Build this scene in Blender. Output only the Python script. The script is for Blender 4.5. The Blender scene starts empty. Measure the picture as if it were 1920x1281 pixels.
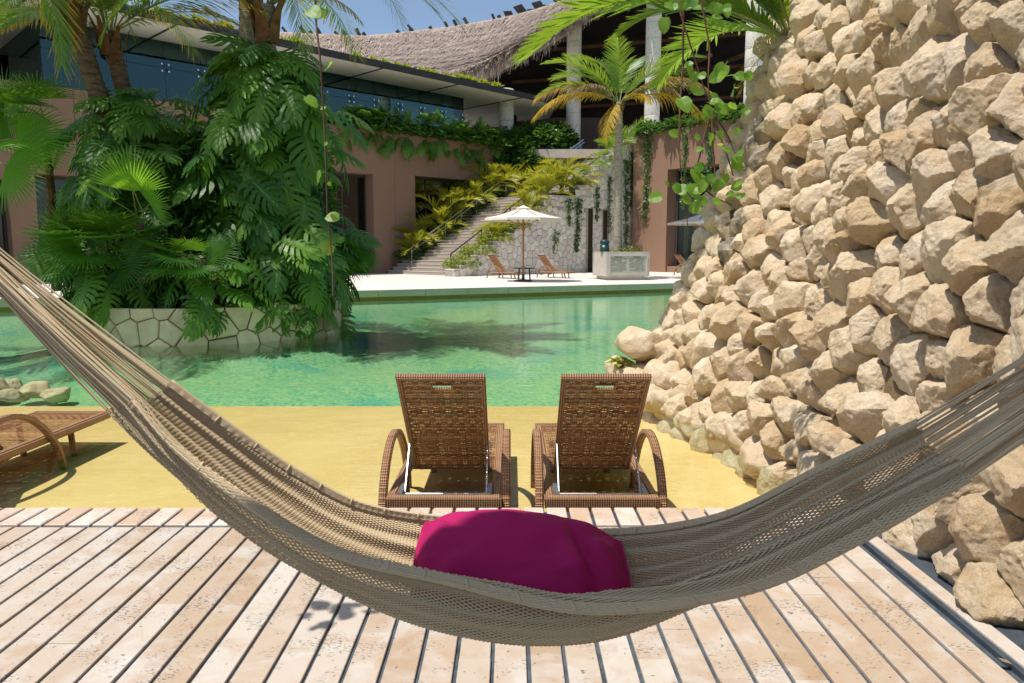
import bpy, math, random
import numpy as np
from mathutils import Vector, Matrix, Quaternion, noise as mn

random.seed(7)
rng = np.random.default_rng(7)
scn = bpy.context.scene
COL = scn.collection
PI = math.pi
rad = math.radians

# ------------------------------------------------------------------ camera, sky, sun, exposure
FPX = 1400.0
TH = math.atan(170.5 / 1400.0)
CT, ST = math.cos(TH), math.sin(TH)
EYE = Vector((0, 0, 1.5))
cam = bpy.data.cameras.new('camera')
cam.sensor_width = 36.0
cam.lens = FPX / 1920 * 36.0
cam.clip_start = 0.05
cam.clip_end = 3000
camo = bpy.data.objects.new('camera', cam)
COL.objects.link(camo)
camo.location = EYE
camo.rotation_euler = (PI / 2 - TH, 0, 0)
scn.camera = camo

SUN = Vector((-0.36, -0.22, 1.0)).normalized()
world = bpy.data.worlds.new('World')
scn.world = world
world.use_nodes = True
wn = world.node_tree
bg = wn.nodes['Background']
sky = wn.nodes.new('ShaderNodeTexSky')
sky.sky_type = 'NISHITA'
sky.sun_disc = False
sky.sun_elevation = math.asin(SUN.z)
sky.sun_rotation = math.atan2(SUN.x, SUN.y)
sky.air_density = 1.0
sky.dust_density = 1.0
sky.ozone_density = 1.0
wn.links.new(sky.outputs[0], bg.inputs[0])
bg.inputs[1].default_value = 0.125
sl = bpy.data.lights.new('sun', 'SUN')
sl.energy = 4.6
sl.angle = rad(0.55)
sl.color = (1.0, 0.95, 0.87)
so = bpy.data.objects.new('sun', sl)
COL.objects.link(so)
so.rotation_euler = SUN.to_track_quat('Z', 'Y').to_euler()
so.location = (-10, -15, 40)

scn.view_settings.view_transform = 'Standard'
scn.view_settings.look = 'None'
scn.view_settings.exposure = 0.22
scn.view_settings.gamma = 1.0
scn.render.engine = 'CYCLES'
cy = scn.cycles
cy.use_denoising = True
cy.max_bounces = 8
cy.diffuse_bounces = 4
cy.glossy_bounces = 4
cy.transmission_bounces = 6
cy.transparent_max_bounces = 24
cy.caustics_reflective = False
cy.caustics_refractive = False

# ------------------------------------------------------------------ measuring helpers
def ray(px, py):
    u = (px - 960) / FPX
    v = (640.5 - py) / FPX
    return Vector((u, CT + v * ST, -ST + v * CT))
def at(px, py, Y):
    d = ray(px, py)
    return EYE + d * (Y / d.y)
def onz(px, py, z):
    d = ray(px, py)
    return EYE + d * ((z - EYE.z) / d.z)
def onpl(px, py, P, n):
    d = ray(px, py)
    return EYE + d * (n.dot(P - EYE) / n.dot(d))
def proj(p):
    q = p - EYE
    f = q.y * CT - q.z * ST
    if f < 0.05:
        return None
    return (960 + FPX * q.x / f, 640.5 - FPX * (q.y * ST + q.z * CT) / f, f)
def lerp(a, b, t):
    return a + (b - a) * t
def V3(x, y, z):
    return Vector((x, y, z))
def U(a, b):
    return random.uniform(a, b)

# ------------------------------------------------------------------ object helpers
def mk(name, V, F, mat, parent=None, smooth=False, loc=None, rot=None, scl=None, mats=None, midx=None):
    me = bpy.data.meshes.new(name)
    if isinstance(V, np.ndarray):
        V = V.tolist()
    if isinstance(F, np.ndarray):
        F = F.tolist()
    me.from_pydata(V, [], F)
    if mats:
        for m in mats:
            me.materials.append(m)
        if midx is not None:
            me.polygons.foreach_set('material_index', list(midx))
    elif mat:
        me.materials.append(mat)
    if smooth:
        me.polygons.foreach_set('use_smooth', [True] * len(me.polygons))
    me.update()
    return inst(name, me, parent, loc, rot, scl)
def inst(name, me, parent=None, loc=None, rot=None, scl=None):
    o = bpy.data.objects.new(name, me)
    COL.objects.link(o)
    if parent:
        o.parent = parent
    if loc is not None:
        o.location = loc
    if rot is not None:
        if isinstance(rot, Quaternion):
            o.rotation_mode = 'QUATERNION'
            o.rotation_quaternion = rot
        else:
            o.rotation_euler = rot
    if scl is not None:
        o.scale = scl if hasattr(scl, '__len__') else (scl, scl, scl)
    return o
def tag(o, label=None, cat=None, group=None, kind=None):
    if label: o['label'] = label
    if cat: o['category'] = cat
    if group: o['group'] = group
    if kind: o['kind'] = kind
    return o
def thing(name, label, cat, loc=(0, 0, 0), rz=0.0, group=None):
    o = bpy.data.objects.new(name, None)
    o.empty_display_size = 0.2
    COL.objects.link(o)
    o.location = loc
    o.rotation_euler = (0, 0, rz)
    return tag(o, label, cat, group)
def copy_tree(o, parent=None):
    c = o.copy()
    COL.objects.link(c)
    c.parent = parent
    for ch in list(o.children):
        copy_tree(ch, c)
    return c
def struct(o):
    o['kind'] = 'structure'
    return o

class MB:
    def __init__(s):
        s.v = []; s.f = []; s.m = []; s.cur = 0
    def face(s, *i):
        s.f.append(i); s.m.append(s.cur)
    def box(s, a, b, M=None):
        n = len(s.v)
        for z in (a[2], b[2]):
            for x, y in ((a[0], a[1]), (b[0], a[1]), (b[0], b[1]), (a[0], b[1])):
                p = Vector((x, y, z))
                s.v.append(tuple(M @ p if M else p))
        for q in ((3, 2, 1, 0), (4, 5, 6, 7), (0, 1, 5, 4), (1, 2, 6, 5), (2, 3, 7, 6), (3, 0, 4, 7)):
            s.face(*[n + k for k in q])
        return s
    def bbox(s, a, b, c, M=None):          # box with chamfered edges (c = chamfer)
        n = len(s.v)
        ax, ay, az = a; bx, by, bz = b
        rings = [(az, c), (az + c, 0), (bz - c, 0), (bz, c)]
        for z, k in rings:
            for x, y in ((ax + k + c * 0, ay + k), (bx - k, ay + k), (bx - k, by - k), (ax + k, by - k)):
                p = Vector((x, y, z))
                s.v.append(tuple(M @ p if M else p))
        s.face(n + 3, n + 2, n + 1, n)
        for r in range(3):
            for k in range(4):
                s.face(n + r * 4 + k, n + r * 4 + (k + 1) % 4, n + r * 4 + 4 + (k + 1) % 4, n + r * 4 + 4 + k)
        s.face(n + 12, n + 13, n + 14, n + 15)
        return s
    def tube(s, pts, r, sides=6, cap=True):
        pts = [Vector(p) for p in pts]
        rr = r if hasattr(r, '__len__') else [r] * len(pts)
        n0 = len(s.v)
        up = None
        for i, p in enumerate(pts):
            t = (pts[min(i + 1, len(pts) - 1)] - pts[max(i - 1, 0)])
            if t.length < 1e-9: t = Vector((0, 0, 1))
            t.normalize()
            if up is None:
                up = t.orthogonal().normalized()
            else:
                up = (up - t * up.dot(t))
                if up.length < 1e-6: up = t.orthogonal()
                up.normalize()
            bi = t.cross(up)
            for k in range(sides):
                a = 2 * PI * k / sides
                s.v.append(tuple(p + (up * math.cos(a) + bi * math.sin(a)) * rr[i]))
        for i in range(len(pts) - 1):
            for k in range(sides):
                a = n0 + i * sides + k; b = n0 + i * sides + (k + 1) % sides
                s.face(a, b, b + sides, a + sides)
        if cap:
            s.face(*[n0 + k for k in range(sides)][::-1])
            e = n0 + (len(pts) - 1) * sides
            s.face(*[e + k for k in range(sides)])
        return s
    def lathe(s, prof, n=24, c=(0, 0, 0), cap=True):
        n0 = len(s.v)
        for r, z in prof:
            for k in range(n):
                a = 2 * PI * k / n
                s.v.append((c[0] + r * math.cos(a), c[1] + r * math.sin(a), c[2] + z))
        for i in range(len(prof) - 1):
            for k in range(n):
                a = n0 + i * n + k; b = n0 + i * n + (k + 1) % n
                s.face(a, b, b + n, a + n)
        if cap:
            s.face(*[n0 + k for k in range(n)][::-1])
            e = n0 + (len(prof) - 1) * n
            s.face(*[e + k for k in range(n)])
        return s
    def prism(s, poly, z0, z1):
        n = len(s.v); k = len(poly)
        for z in (z0, z1):
            for p in poly: s.v.append((p[0], p[1], z))
        for i in range(k):
            s.face(n + i, n + (i + 1) % k, n + k + (i + 1) % k, n + k + i)
        s.face(*[n + i for i in range(k)][::-1])
        s.face(*[n + k + i for i in range(k)])
        return s
    def quad(s, a, b, c, d):
        n = len(s.v)
        s.v += [tuple(a), tuple(b), tuple(c), tuple(d)]
        s.face(n, n + 1, n + 2, n + 3)
        return s
    def strip(s, L, R):
        n = len(s.v)
        for a, b in zip(L, R): s.v += [tuple(a), tuple(b)]
        for i in range(len(L) - 1):
            s.face(n + 2 * i, n + 2 * i + 1, n + 2 * i + 3, n + 2 * i + 2)
        return s
    def build(s, name, mat, parent=None, smooth=False, mats=None, **k):
        return mk(name, s.v, s.f, mat, parent, smooth, mats=mats, midx=s.m if mats else None, **k)

# ------------------------------------------------------------------ materials
def nodes(name):
    m = bpy.data.materials.new(name)
    m.use_nodes = True
    nt = m.node_tree
    for n in list(nt.nodes): nt.nodes.remove(n)
    out = nt.nodes.new('ShaderNodeOutputMaterial')
    return m, nt, out
def N(nt, t, **kw):
    n = nt.nodes.new(t)
    for k, v in kw.items():
        if k.startswith('i_'):
            key = k[2:]
            key = int(key) if key.isdigit() else key
            n.inputs[key].default_value = v
        else:
            setattr(n, k, v)
    return n
def ramp(nt, src, stops):
    r = nt.nodes.new('ShaderNodeValToRGB')
    el = r.color_ramp.elements
    while len(el) < len(stops): el.new(0.5)
    for e, (p, c) in zip(el, stops):
        e.position = p
        e.color = (*c, 1) if len(c) == 3 else c
    nt.links.new(src, r.inputs[0])
    return r.outputs[0]
def mixc(nt, a, b, f, mode='MIX'):
    m = nt.nodes.new('ShaderNodeMix')
    m.data_type = 'RGBA'; m.blend_type = mode
    for sock, val in ((m.inputs[0], f), (m.inputs[6], a), (m.inputs[7], b)):
        if isinstance(val, bpy.types.NodeSocket): nt.links.new(val, sock)
        elif isinstance(val, (int, float)): sock.default_value = val
        else: sock.default_value = (*val, 1)
    return m.outputs[2]
def math_(nt, op, a, b=None):
    m = nt.nodes.new('ShaderNodeMath'); m.operation = op
    for s, v in ((m.inputs[0], a), (m.inputs[1], b)):
        if v is None: continue
        if isinstance(v, bpy.types.NodeSocket): nt.links.new(v, s)
        else: s.default_value = v
    return m.outputs[0]
def noise_(nt, vec, scale, detail=6, rough=0.6, dist=0.0):
    n = N(nt, 'ShaderNodeTexNoise')
    n.inputs['Scale'].default_value = scale
    n.inputs['Detail'].default_value = detail
    n.inputs['Roughness'].default_value = rough
    n.inputs['Distortion'].default_value = dist
    if vec: nt.links.new(vec, n.inputs['Vector'])
    return n.outputs['Fac']
def coords(nt, kind='Object'):
    if kind == 'World':
        return N(nt, 'ShaderNodeNewGeometry').outputs['Position']
    return N(nt, 'ShaderNodeTexCoord').outputs[kind]
def bump_(nt, h, strength=0.3, dist=0.02, normal=None):
    b = N(nt, 'ShaderNodeBump')
    b.inputs['Strength'].default_value = strength
    b.inputs['Distance'].default_value = dist
    nt.links.new(h, b.inputs['Height'])
    if normal: nt.links.new(normal, b.inputs['Normal'])
    return b.outputs[0]
def pbr(nt, out, color, rough=0.7, spec=0.4, normal=None, metallic=0.0, trans=0.0, tcol=None):
    p = N(nt, 'ShaderNodeBsdfPrincipled')
    if isinstance(color, bpy.types.NodeSocket): nt.links.new(color, p.inputs['Base Color'])
    else: p.inputs['Base Color'].default_value = (*color, 1)
    if isinstance(rough, bpy.types.NodeSocket): nt.links.new(rough, p.inputs['Roughness'])
    else: p.inputs['Roughness'].default_value = rough
    p.inputs['Specular IOR Level'].default_value = spec
    p.inputs['Metallic'].default_value = metallic
    if normal: nt.links.new(normal, p.inputs['Normal'])
    sh = p.outputs[0]
    if trans > 0:
        t = N(nt, 'ShaderNodeBsdfTranslucent')
        c = tcol if tcol is not None else color
        if isinstance(c, bpy.types.NodeSocket): nt.links.new(c, t.inputs[0])
        else: t.inputs[0].default_value = (*c, 1)
        mx = N(nt, 'ShaderNodeMixShader')
        mx.inputs[0].default_value = trans
        nt.links.new(sh, mx.inputs[1]); nt.links.new(t.outputs[0], mx.inputs[2])
        sh = mx.outputs[0]
    if out: nt.links.new(sh, out.inputs[0])
    return sh
def simple(name, c1, c2=None, scale=6.0, rough=0.7, spec=0.4, bump=0.0, bscale=40.0, bdist=0.01, metallic=0.0, kind='Object', rnd=0.0):
    m, nt, out = nodes(name)
    co = coords(nt, kind)
    col = c1
    if c2 is not None:
        col = mixc(nt, c1, c2, ramp(nt, noise_(nt, co, scale), [(0.3, (0, 0, 0)), (0.7, (1, 1, 1))]))
    if rnd > 0:
        oi = N(nt, 'ShaderNodeObjectInfo').outputs['Random']
        mr = N(nt, 'ShaderNodeMapRange', i_3=1 - rnd, i_4=1 + rnd)
        nt.links.new(oi, mr.inputs[0])
        hs = N(nt, 'ShaderNodeHueSaturation')
        nt.links.new(mr.outputs[0], hs.inputs['Value'])
        if isinstance(col, bpy.types.NodeSocket): nt.links.new(col, hs.inputs['Color'])
        else: hs.inputs['Color'].default_value = (*col, 1)
        col = hs.outputs[0]
    nrm = bump_(nt, noise_(nt, co, bscale, 8, 0.65), bump, bdist) if bump > 0 else None
    pbr(nt, out, col, rough, spec, nrm, metallic)
    return m
def leafmat(name, c1, c2, tc, trans=0.35, rough=0.4, spec=0.5, scale=3.0, kind='Object', rnd=0.35):
    m, nt, out = nodes(name)
    co = coords(nt, kind)
    oi = N(nt, 'ShaderNodeObjectInfo').outputs['Random']
    f = math_(nt, 'ADD', math_(nt, 'MULTIPLY', oi, 0.6), math_(nt, 'MULTIPLY', noise_(nt, co, scale, 3), 0.5))
    col = mixc(nt, c1, c2, ramp(nt, f, [(0.2, (0, 0, 0)), (0.95, (1, 1, 1))]))
    tcol = mixc(nt, tc, c2, 0.25)
    nrm = bump_(nt, noise_(nt, co, 30, 2), 0.15, 0.01)
    pbr(nt, out, col, rough, spec, nrm, 0, trans, tcol)
    return m

M = {}
# travertine planks
def m_trav(name, tint=(1, 1, 1)):
    m, nt, out = nodes(name)
    co = coords(nt, 'World')
    oi = N(nt, 'ShaderNodeObjectInfo').outputs['Random']
    base = ramp(nt, oi, [(0.0, (0.47, 0.34, 0.23)), (0.3, (0.54, 0.42, 0.32)), (0.55, (0.43, 0.29, 0.18)), (0.8, (0.58, 0.49, 0.40)), (1.0, (0.48, 0.34, 0.23))])
    n1 = noise_(nt, co, 3.3, 8, 0.62, 0.8)
    c = mixc(nt, base, (0.64, 0.58, 0.52), ramp(nt, n1, [(0.46, (0, 0, 0)), (0.72, (0.75, 0.75, 0.75))]))
    n2 = noise_(nt, co, 6.5, 8, 0.7, 0.6)
    c = mixc(nt, c, (0.44, 0.25, 0.135), ramp(nt, n2, [(0.50, (0, 0, 0)), (0.78, (0.75, 0.75, 0.75))]))
    # travertine pits: small dark voids in drifts
    mp = N(nt, 'ShaderNodeMapping'); mp.inputs['Scale'].default_value = (1, 2.2, 1)
    nt.links.new(co, mp.inputs[0])
    pit = noise_(nt, mp.outputs[0], 52, 4, 0.65)
    drift = noise_(nt, co, 4.2, 4, 0.6)
    pm = math_(nt, 'MULTIPLY', ramp(nt, pit, [(0.57, (0, 0, 0)), (0.62, (1, 1, 1))]), ramp(nt, drift, [(0.53, (0.0, 0, 0)), (0.64, (1, 1, 1))]))
    pm2 = ramp(nt, noise_(nt, co, 34, 3, 0.6), [(0.67, (0, 0, 0)), (0.70, (1, 1, 1))])
    pm = math_(nt, 'MAXIMUM', pm, pm2)
    c = mixc(nt, c, (0.16, 0.115, 0.08), math_(nt, 'MULTIPLY', pm, 0.75))
    h = math_(nt, 'SUBTRACT', math_(nt, 'MULTIPLY', noise_(nt, co, 60, 6, 0.7), 0.3), pm)
    c = mixc(nt, c, tint, 1.0, 'MULTIPLY')
    rg = ramp(nt, n1, [(0.3, (0.62, 0.62, 0.62)), (0.7, (0.42, 0.42, 0.42))])
    pbr(nt, out, c, rg, 0.4, bump_(nt, h, 0.8, 0.006))
    return m
M['trav'] = m_trav('travertine', (0.93, 0.985, 1.03))
M['trav_pale'] = m_trav('travertine_coping', (1.1, 1.13, 1.2))
M['mortar_blue'] = simple('grey_mortar', (0.105, 0.13, 0.16), (0.04, 0.05, 0.062), 14, 0.9, 0.2, 0.8, 90, 0.004, kind='World')
M['slate_strip'] = simple('slate_strip', (0.03, 0.04, 0.052), (0.07, 0.085, 0.10), 9, 0.8, 0.3, 0.5, 60, 0.004, kind='World')

def m_rock(name, tone=0.0):
    m, nt, out = nodes(name)
    co = coords(nt, 'World')
    oi = N(nt, 'ShaderNodeObjectInfo').outputs['Random']
    base = ramp(nt, oi, [(0.0, (0.53, 0.37, 0.20)), (0.25, (0.62, 0.475, 0.295)), (0.5, (0.69, 0.555, 0.37)), (0.75, (0.55, 0.395, 0.225)), (1.0, (0.71, 0.58, 0.40))])
    n1 = noise_(nt, co, 3.0, 8, 0.65, 0.3)
    c = mixc(nt, base, (0.76, 0.66, 0.52), ramp(nt, n1, [(0.45, (0, 0, 0)), (0.68, (0.8, 0.8, 0.8))]))
    n2 = noise_(nt, co, 7.0, 8, 0.72)
    c = mixc(nt, c, (0.40, 0.23, 0.105), ramp(nt, n2, [(0.51, (0, 0, 0)), (0.75, (0.7, 0.7, 0.7))]))
    n3 = noise_(nt, co, 38, 6, 0.7)
    c = mixc(nt, c, (0.30, 0.20, 0.115), ramp(nt, n3, [(0.62, (0, 0, 0)), (0.76, (0.5, 0.5, 0.5))]))
    n5 = noise_(nt, co, 120, 4, 0.7)
    c = mixc(nt, c, (0.34, 0.23, 0.135), ramp(nt, n5, [(0.50, (0, 0, 0)), (0.72, (0.45, 0.45, 0.45))]))
    c = mixc(nt, c, (0.80, 0.71, 0.57), ramp(nt, n5, [(0.30, (0.45, 0.45, 0.45)), (0.46, (0, 0, 0))]))
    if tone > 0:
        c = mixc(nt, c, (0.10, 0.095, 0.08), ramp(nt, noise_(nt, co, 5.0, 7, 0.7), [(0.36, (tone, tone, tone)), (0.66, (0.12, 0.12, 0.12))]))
    vor = N(nt, 'ShaderNodeTexVoronoi'); vor.inputs['Scale'].default_value = 26
    nt.links.new(co, vor.inputs['Vector'])
    pits = ramp(nt, vor.outputs['Distance'], [(0.0, (0, 0, 0)), (0.32, (1, 1, 1))])
    pmask = ramp(nt, noise_(nt, co, 5, 3), [(0.52, (0, 0, 0)), (0.62, (1, 1, 1))])
    h = math_(nt, 'ADD', math_(nt, 'MULTIPLY', noise_(nt, co, 22, 10, 0.72), 1.0), math_(nt, 'MULTIPLY', math_(nt, 'MULTIPLY', pits, pmask), 0.35))
    b1 = bump_(nt, h, 0.9, 0.026)
    b2 = bump_(nt, noise_(nt, co, 95, 6, 0.75), 0.8, 0.009, b1)
    pbr(nt, out, c, 0.85, 0.25, b2)
    return m
M['rock'] = m_rock('limestone_rock')
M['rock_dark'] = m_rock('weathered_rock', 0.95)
M['rock_mortar'] = simple('sandy_rock_mortar', (0.26, 0.185, 0.105), (0.16, 0.11, 0.062), 9, 0.95, 0.1, 1.0, 55, 0.02, kind='World')
M['stone_white'] = simple('white_paving_stone', (0.74, 0.70, 0.63), (0.58, 0.54, 0.47), 2.2, 0.85, 0.2, 0.6, 14, 0.03, kind='World', rnd=0.16)
M['stone_joint'] = simple('stone_joint_mortar', (0.42, 0.39, 0.34), (0.32, 0.29, 0.25), 4, 0.95, 0.1, kind='World')
M['stone_cream'] = simple('cream_planter_stone', (0.80, 0.63, 0.42), (0.64, 0.48, 0.30), 5.0, 0.85, 0.25, 0.6, 30, 0.015, kind='World', rnd=0.2)
M['stone_cream_joint'] = simple('planter_joint', (0.22, 0.16, 0.10), (0.15, 0.11, 0.07), 8, 0.95, 0.1, kind='World')

def m_water():
    m, nt, out = nodes('pool_water')
    co = coords(nt, 'World')
    mp = N(nt, 'ShaderNodeMapping'); mp.inputs['Scale'].default_value = (0.9, 1.6, 1)
    nt.links.new(co, mp.inputs[0])
    h = math_(nt, 'ADD', noise_(nt, mp.outputs[0], 2.6, 3, 0.5), math_(nt, 'MULTIPLY', noise_(nt, mp.outputs[0], 11, 3, 0.5), 0.25))
    nrm = bump_(nt, h, 0.14, 0.05)
    tr = N(nt, 'ShaderNodeBsdfTransparent'); tr.inputs[0].default_value = (0.88, 0.975, 0.92, 1)
    gl = N(nt, 'ShaderNodeBsdfGlossy'); gl.inputs['Roughness'].default_value = 0.03
    gl.inputs[0].default_value = (0.95, 1, 0.98, 1)
    nt.links.new(nrm, gl.inputs['Normal'])
    fr = N(nt, 'ShaderNodeFresnel'); fr.inputs[0].default_value = 1.33
    nt.links.new(nrm, fr.inputs['Normal'])
    mx = N(nt, 'ShaderNodeMixShader')
    nt.links.new(math_(nt, 'MULTIPLY', fr.outputs[0], 1.0), mx.inputs[0]); nt.links.new(tr.outputs[0], mx.inputs[1]); nt.links.new(gl.outputs[0], mx.inputs[2])
    nt.links.new(mx.outputs[0], out.inputs[0])
    return m
M['water'] = m_water()
def m_poolfloor():
    m, nt, out = nodes('pool_mosaic')
    co = coords(nt, 'World')
    vor = N(nt, 'ShaderNodeTexVoronoi'); vor.inputs['Scale'].default_value = 24
    nt.links.new(co, vor.inputs['Vector'])
    cell = N(nt, 'ShaderNodeSeparateColor'); nt.links.new(vor.outputs['Color'], cell.inputs[0])
    tiles = ramp(nt, cell.outputs[0], [(0.0, (0.04, 0.26, 0.21)), (0.25, (0.12, 0.41, 0.24)), (0.5, (0.20, 0.49, 0.28)), (0.75, (0.32, 0.56, 0.31)), (1.0, (0.47, 0.56, 0.21))])
    big = noise_(nt, co, 0.33, 4, 0.55)
    c = mixc(nt, tiles, (0.34, 0.51, 0.23), ramp(nt, big, [(0.35, (0, 0, 0)), (0.65, (0.6, 0.6, 0.6))]))
    big2 = noise_(nt, co, 0.55, 3, 0.5, 0.4)
    c = mixc(nt, c, (0.07, 0.35, 0.31), ramp(nt, big2, [(0.56, (0, 0, 0)), (0.70, (0.75, 0.75, 0.75))]))
    pbr(nt, out, c, 0.6, 0.2)
    return m
M['poolfloor'] = m_poolfloor()
def m_shelf():
    m, nt, out = nodes('yellow_pool_shelf')
    co = coords(nt, 'World')
    n1 = noise_(nt, co, 0.9, 5, 0.6); n2 = noise_(nt, co, 90, 3, 0.7); n3 = noise_(nt, co, 7, 6, 0.65)
    c = mixc(nt, (0.86, 0.56, 0.25), (0.76, 0.48, 0.19), ramp(nt, n1, [(0.35, (0, 0, 0)), (0.65, (1, 1, 1))]))
    c = mixc(nt, c, (0.58, 0.35, 0.12), ramp(nt, n2, [(0.52, (0, 0, 0)), (0.72, (0.75, 0.75, 0.75))]))
    c = mixc(nt, c, (0.90, 0.66, 0.36), ramp(nt, n3, [(0.55, (0, 0, 0)), (0.75, (0.5, 0.5, 0.5))]))
    # pale sky glare on the water, painted into the shelf colour by the deck
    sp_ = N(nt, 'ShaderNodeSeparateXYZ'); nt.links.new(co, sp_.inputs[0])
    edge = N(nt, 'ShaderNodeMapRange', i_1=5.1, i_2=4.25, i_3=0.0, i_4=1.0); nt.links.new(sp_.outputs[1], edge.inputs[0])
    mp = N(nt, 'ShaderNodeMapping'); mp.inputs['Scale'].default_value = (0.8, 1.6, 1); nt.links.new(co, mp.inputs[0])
    glare = math_(nt, 'MULTIPLY', ramp(nt, noise_(nt, mp.outputs[0], 1.1, 7, 0.7), [(0.50, (0, 0, 0)), (0.54, (1, 1, 1))]), ramp(nt, edge.outputs[0], [(0.25, (0, 0, 0)), (0.6, (1, 1, 1))]))
    c = mixc(nt, c, (0.78, 0.70, 0.58), math_(nt, 'MULTIPLY', glare, 0.85))
    pbr(nt, out, c, 0.8, 0.2, bump_(nt, n2, 0.6, 0.006))
    return m
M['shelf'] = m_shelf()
M['ledge'] = simple('pale_ledge', (0.45, 0.62, 0.42), (0.36, 0.56, 0.38), 3, 0.8, 0.2, kind='World')
M['deckfar'] = simple('far_deck_stone', (0.66, 0.61, 0.55), (0.60, 0.55, 0.49), 0.5, 0.8, 0.2, 0.2, 6, 0.01, kind='World')
M['deckfront'] = simple('deck_edge_stone', (0.42, 0.43, 0.30), (0.33, 0.34, 0.22), 1.4, 0.85, 0.2, kind='World')
M['waterline'] = simple('olive_waterline', (0.26, 0.19, 0.03), (0.20, 0.15, 0.03), 2.0, 0.6, 0.3, kind='World')
M['ground'] = simple('ground_soil', (0.16, 0.13, 0.09), (0.12, 0.10, 0.07), 0.4, 0.95, 0.1, kind='World')
M['soil'] = simple('dark_soil', (0.035, 0.025, 0.016), (0.06, 0.045, 0.03), 6, 0.95, 0.1, kind='World')
M['terracotta'] = simple('terracotta_render', (0.295, 0.178, 0.12), (0.25, 0.15, 0.10), 0.35, 0.9, 0.15, 0.25, 20, 0.01, kind='World')
M['dark_gap'] = simple('dark_gap', (0.05, 0.035, 0.028), None, rough=0.9)
M['soffit'] = simple('white_soffit', (0.88, 0.85, 0.79), (0.84, 0.81, 0.75), 0.4, 0.9, 0.1, kind='World')
M['fascia'] = simple('dark_fascia', (0.035, 0.033, 0.035), (0.05, 0.048, 0.05), 2, 0.6, 0.3, kind='World')
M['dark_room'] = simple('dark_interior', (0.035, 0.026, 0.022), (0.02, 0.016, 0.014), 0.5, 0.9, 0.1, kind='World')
M['beam'] = simple('timber_beam', (0.16, 0.075, 0.04), (0.10, 0.05, 0.03), 2, 0.8, 0.2, kind='World')
M['log'] = simple('grey_log', (0.09, 0.085, 0.08), (0.05, 0.048, 0.045), 3, 0.8, 0.2, kind='World')
M['steel'] = simple('steel', (0.72, 0.73, 0.74), None, rough=0.22, metallic=1.0)
M['alu'] = simple('brushed_metal', (0.55, 0.56, 0.58), (0.4, 0.41, 0.43), 20, 0.4, metallic=0.9)
M['dark_metal'] = simple('dark_metal', (0.045, 0.032, 0.028), None, rough=0.5)
M['green_can'] = simple('green_plastic', (0.004, 0.05, 0.045), (0.003, 0.035, 0.03), 4, 0.35, 0.5)
M['canvas'] = simple('cream_canvas', (0.74, 0.66, 0.56), (0.70, 0.62, 0.52), 3, 0.9, 0.1)
M['teak'] = simple('teak_wood', (0.34, 0.17, 0.08), (0.25, 0.12, 0.055), 8, 0.6, 0.3)
M['concrete'] = simple('pale_concrete', (0.56, 0.51, 0.44), (0.44, 0.41, 0.35), 1.8, 0.85, 0.2, 0.4, 14, 0.01)
M['plaque'] = simple('greenish_plaque', (0.36, 0.37, 0.29), (0.42, 0.42, 0.34), 3, 0.6, 0.3)
M['ink'] = simple('dark_lettering', (0.06, 0.06, 0.05), None, rough=0.8)
def m_column():
    m, nt, out = nodes('carved_column')
    co = coords(nt, 'Object')
    vor = N(nt, 'ShaderNodeTexVoronoi'); vor.inputs['Scale'].default_value = 5.5
    nt.links.new(co, vor.inputs['Vector'])
    sp = ramp(nt, vor.outputs['Distance'], [(0.12, (1, 1, 1)), (0.26, (0, 0, 0))])
    c = mixc(nt, (0.66, 0.62, 0.55), (0.34, 0.26, 0.18), sp)
    pbr(nt, out, c, 0.85, 0.2)
    return m
M['column'] = m_column()
def m_stairtile():
    m, nt, out = nodes('stair_tile')
    co = coords(nt, 'Object')
    br = N(nt, 'ShaderNodeTexBrick')
    mp = N(nt, 'ShaderNodeMapping'); mp.inputs['Scale'].default_value = (1, 1, 1)
    nt.links.new(co, mp.inputs[0]); nt.links.new(mp.outputs[0], br.inputs['Vector'])
    br.offset = 0.0
    br.inputs['Color1'].default_value = (0.30, 0.20, 0.15, 1)
    br.inputs['Color2'].default_value = (0.21, 0.14, 0.105, 1)
    br.inputs['Mortar'].default_value = (0.36, 0.32, 0.28, 1)
    br.inputs['Scale'].default_value = 1.0
    br.inputs['Mortar Size'].default_value = 0.012
    br.inputs['Brick Width'].default_value = 0.13
    br.inputs['Row Height'].default_value = 4.0
    pbr(nt, out, br.outputs['Color'], 0.8, 0.2)
    return m
M['stairtile'] = m_stairtile()
M['tread'] = simple('stair_tread', (0.58, 0.50, 0.43), (0.46, 0.38, 0.32), 3, 0.8, 0.2, kind='World')
def m_glass(name, tint, refl, dark):
    m, nt, out = nodes(name)
    tr = N(nt, 'ShaderNodeBsdfTransparent'); tr.inputs[0].default_value = (*tint, 1)
    gl = N(nt, 'ShaderNodeBsdfGlossy'); gl.inputs['Roughness'].default_value = 0.01; gl.inputs[0].default_value = (*refl, 1)
    lw = N(nt, 'ShaderNodeFresnel'); lw.inputs[0].default_value = 1.5
    f = math_(nt, 'ADD', math_(nt, 'MULTIPLY', lw.outputs[0], 1.2), dark)
    mx = N(nt, 'ShaderNodeMixShader')
    nt.links.new(f, mx.inputs[0]); nt.links.new(tr.outputs[0], mx.inputs[1]); nt.links.new(gl.outputs[0], mx.inputs[2])
    nt.links.new(mx.outputs[0], out.inputs[0])
    return m
M['glass'] = m_glass('teal_window_glass', (0.32, 0.50, 0.49), (0.46, 0.68, 0.70), 0.06)
M['railglass'] = m_glass('rail_glass', (0.80, 0.90, 0.90), (0.8, 0.95, 1.0), 0.03)
M['doorglass'] = m_glass('dark_door_glass', (0.25, 0.28, 0.28), (0.8, 0.9, 0.9), 0.02)

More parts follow.
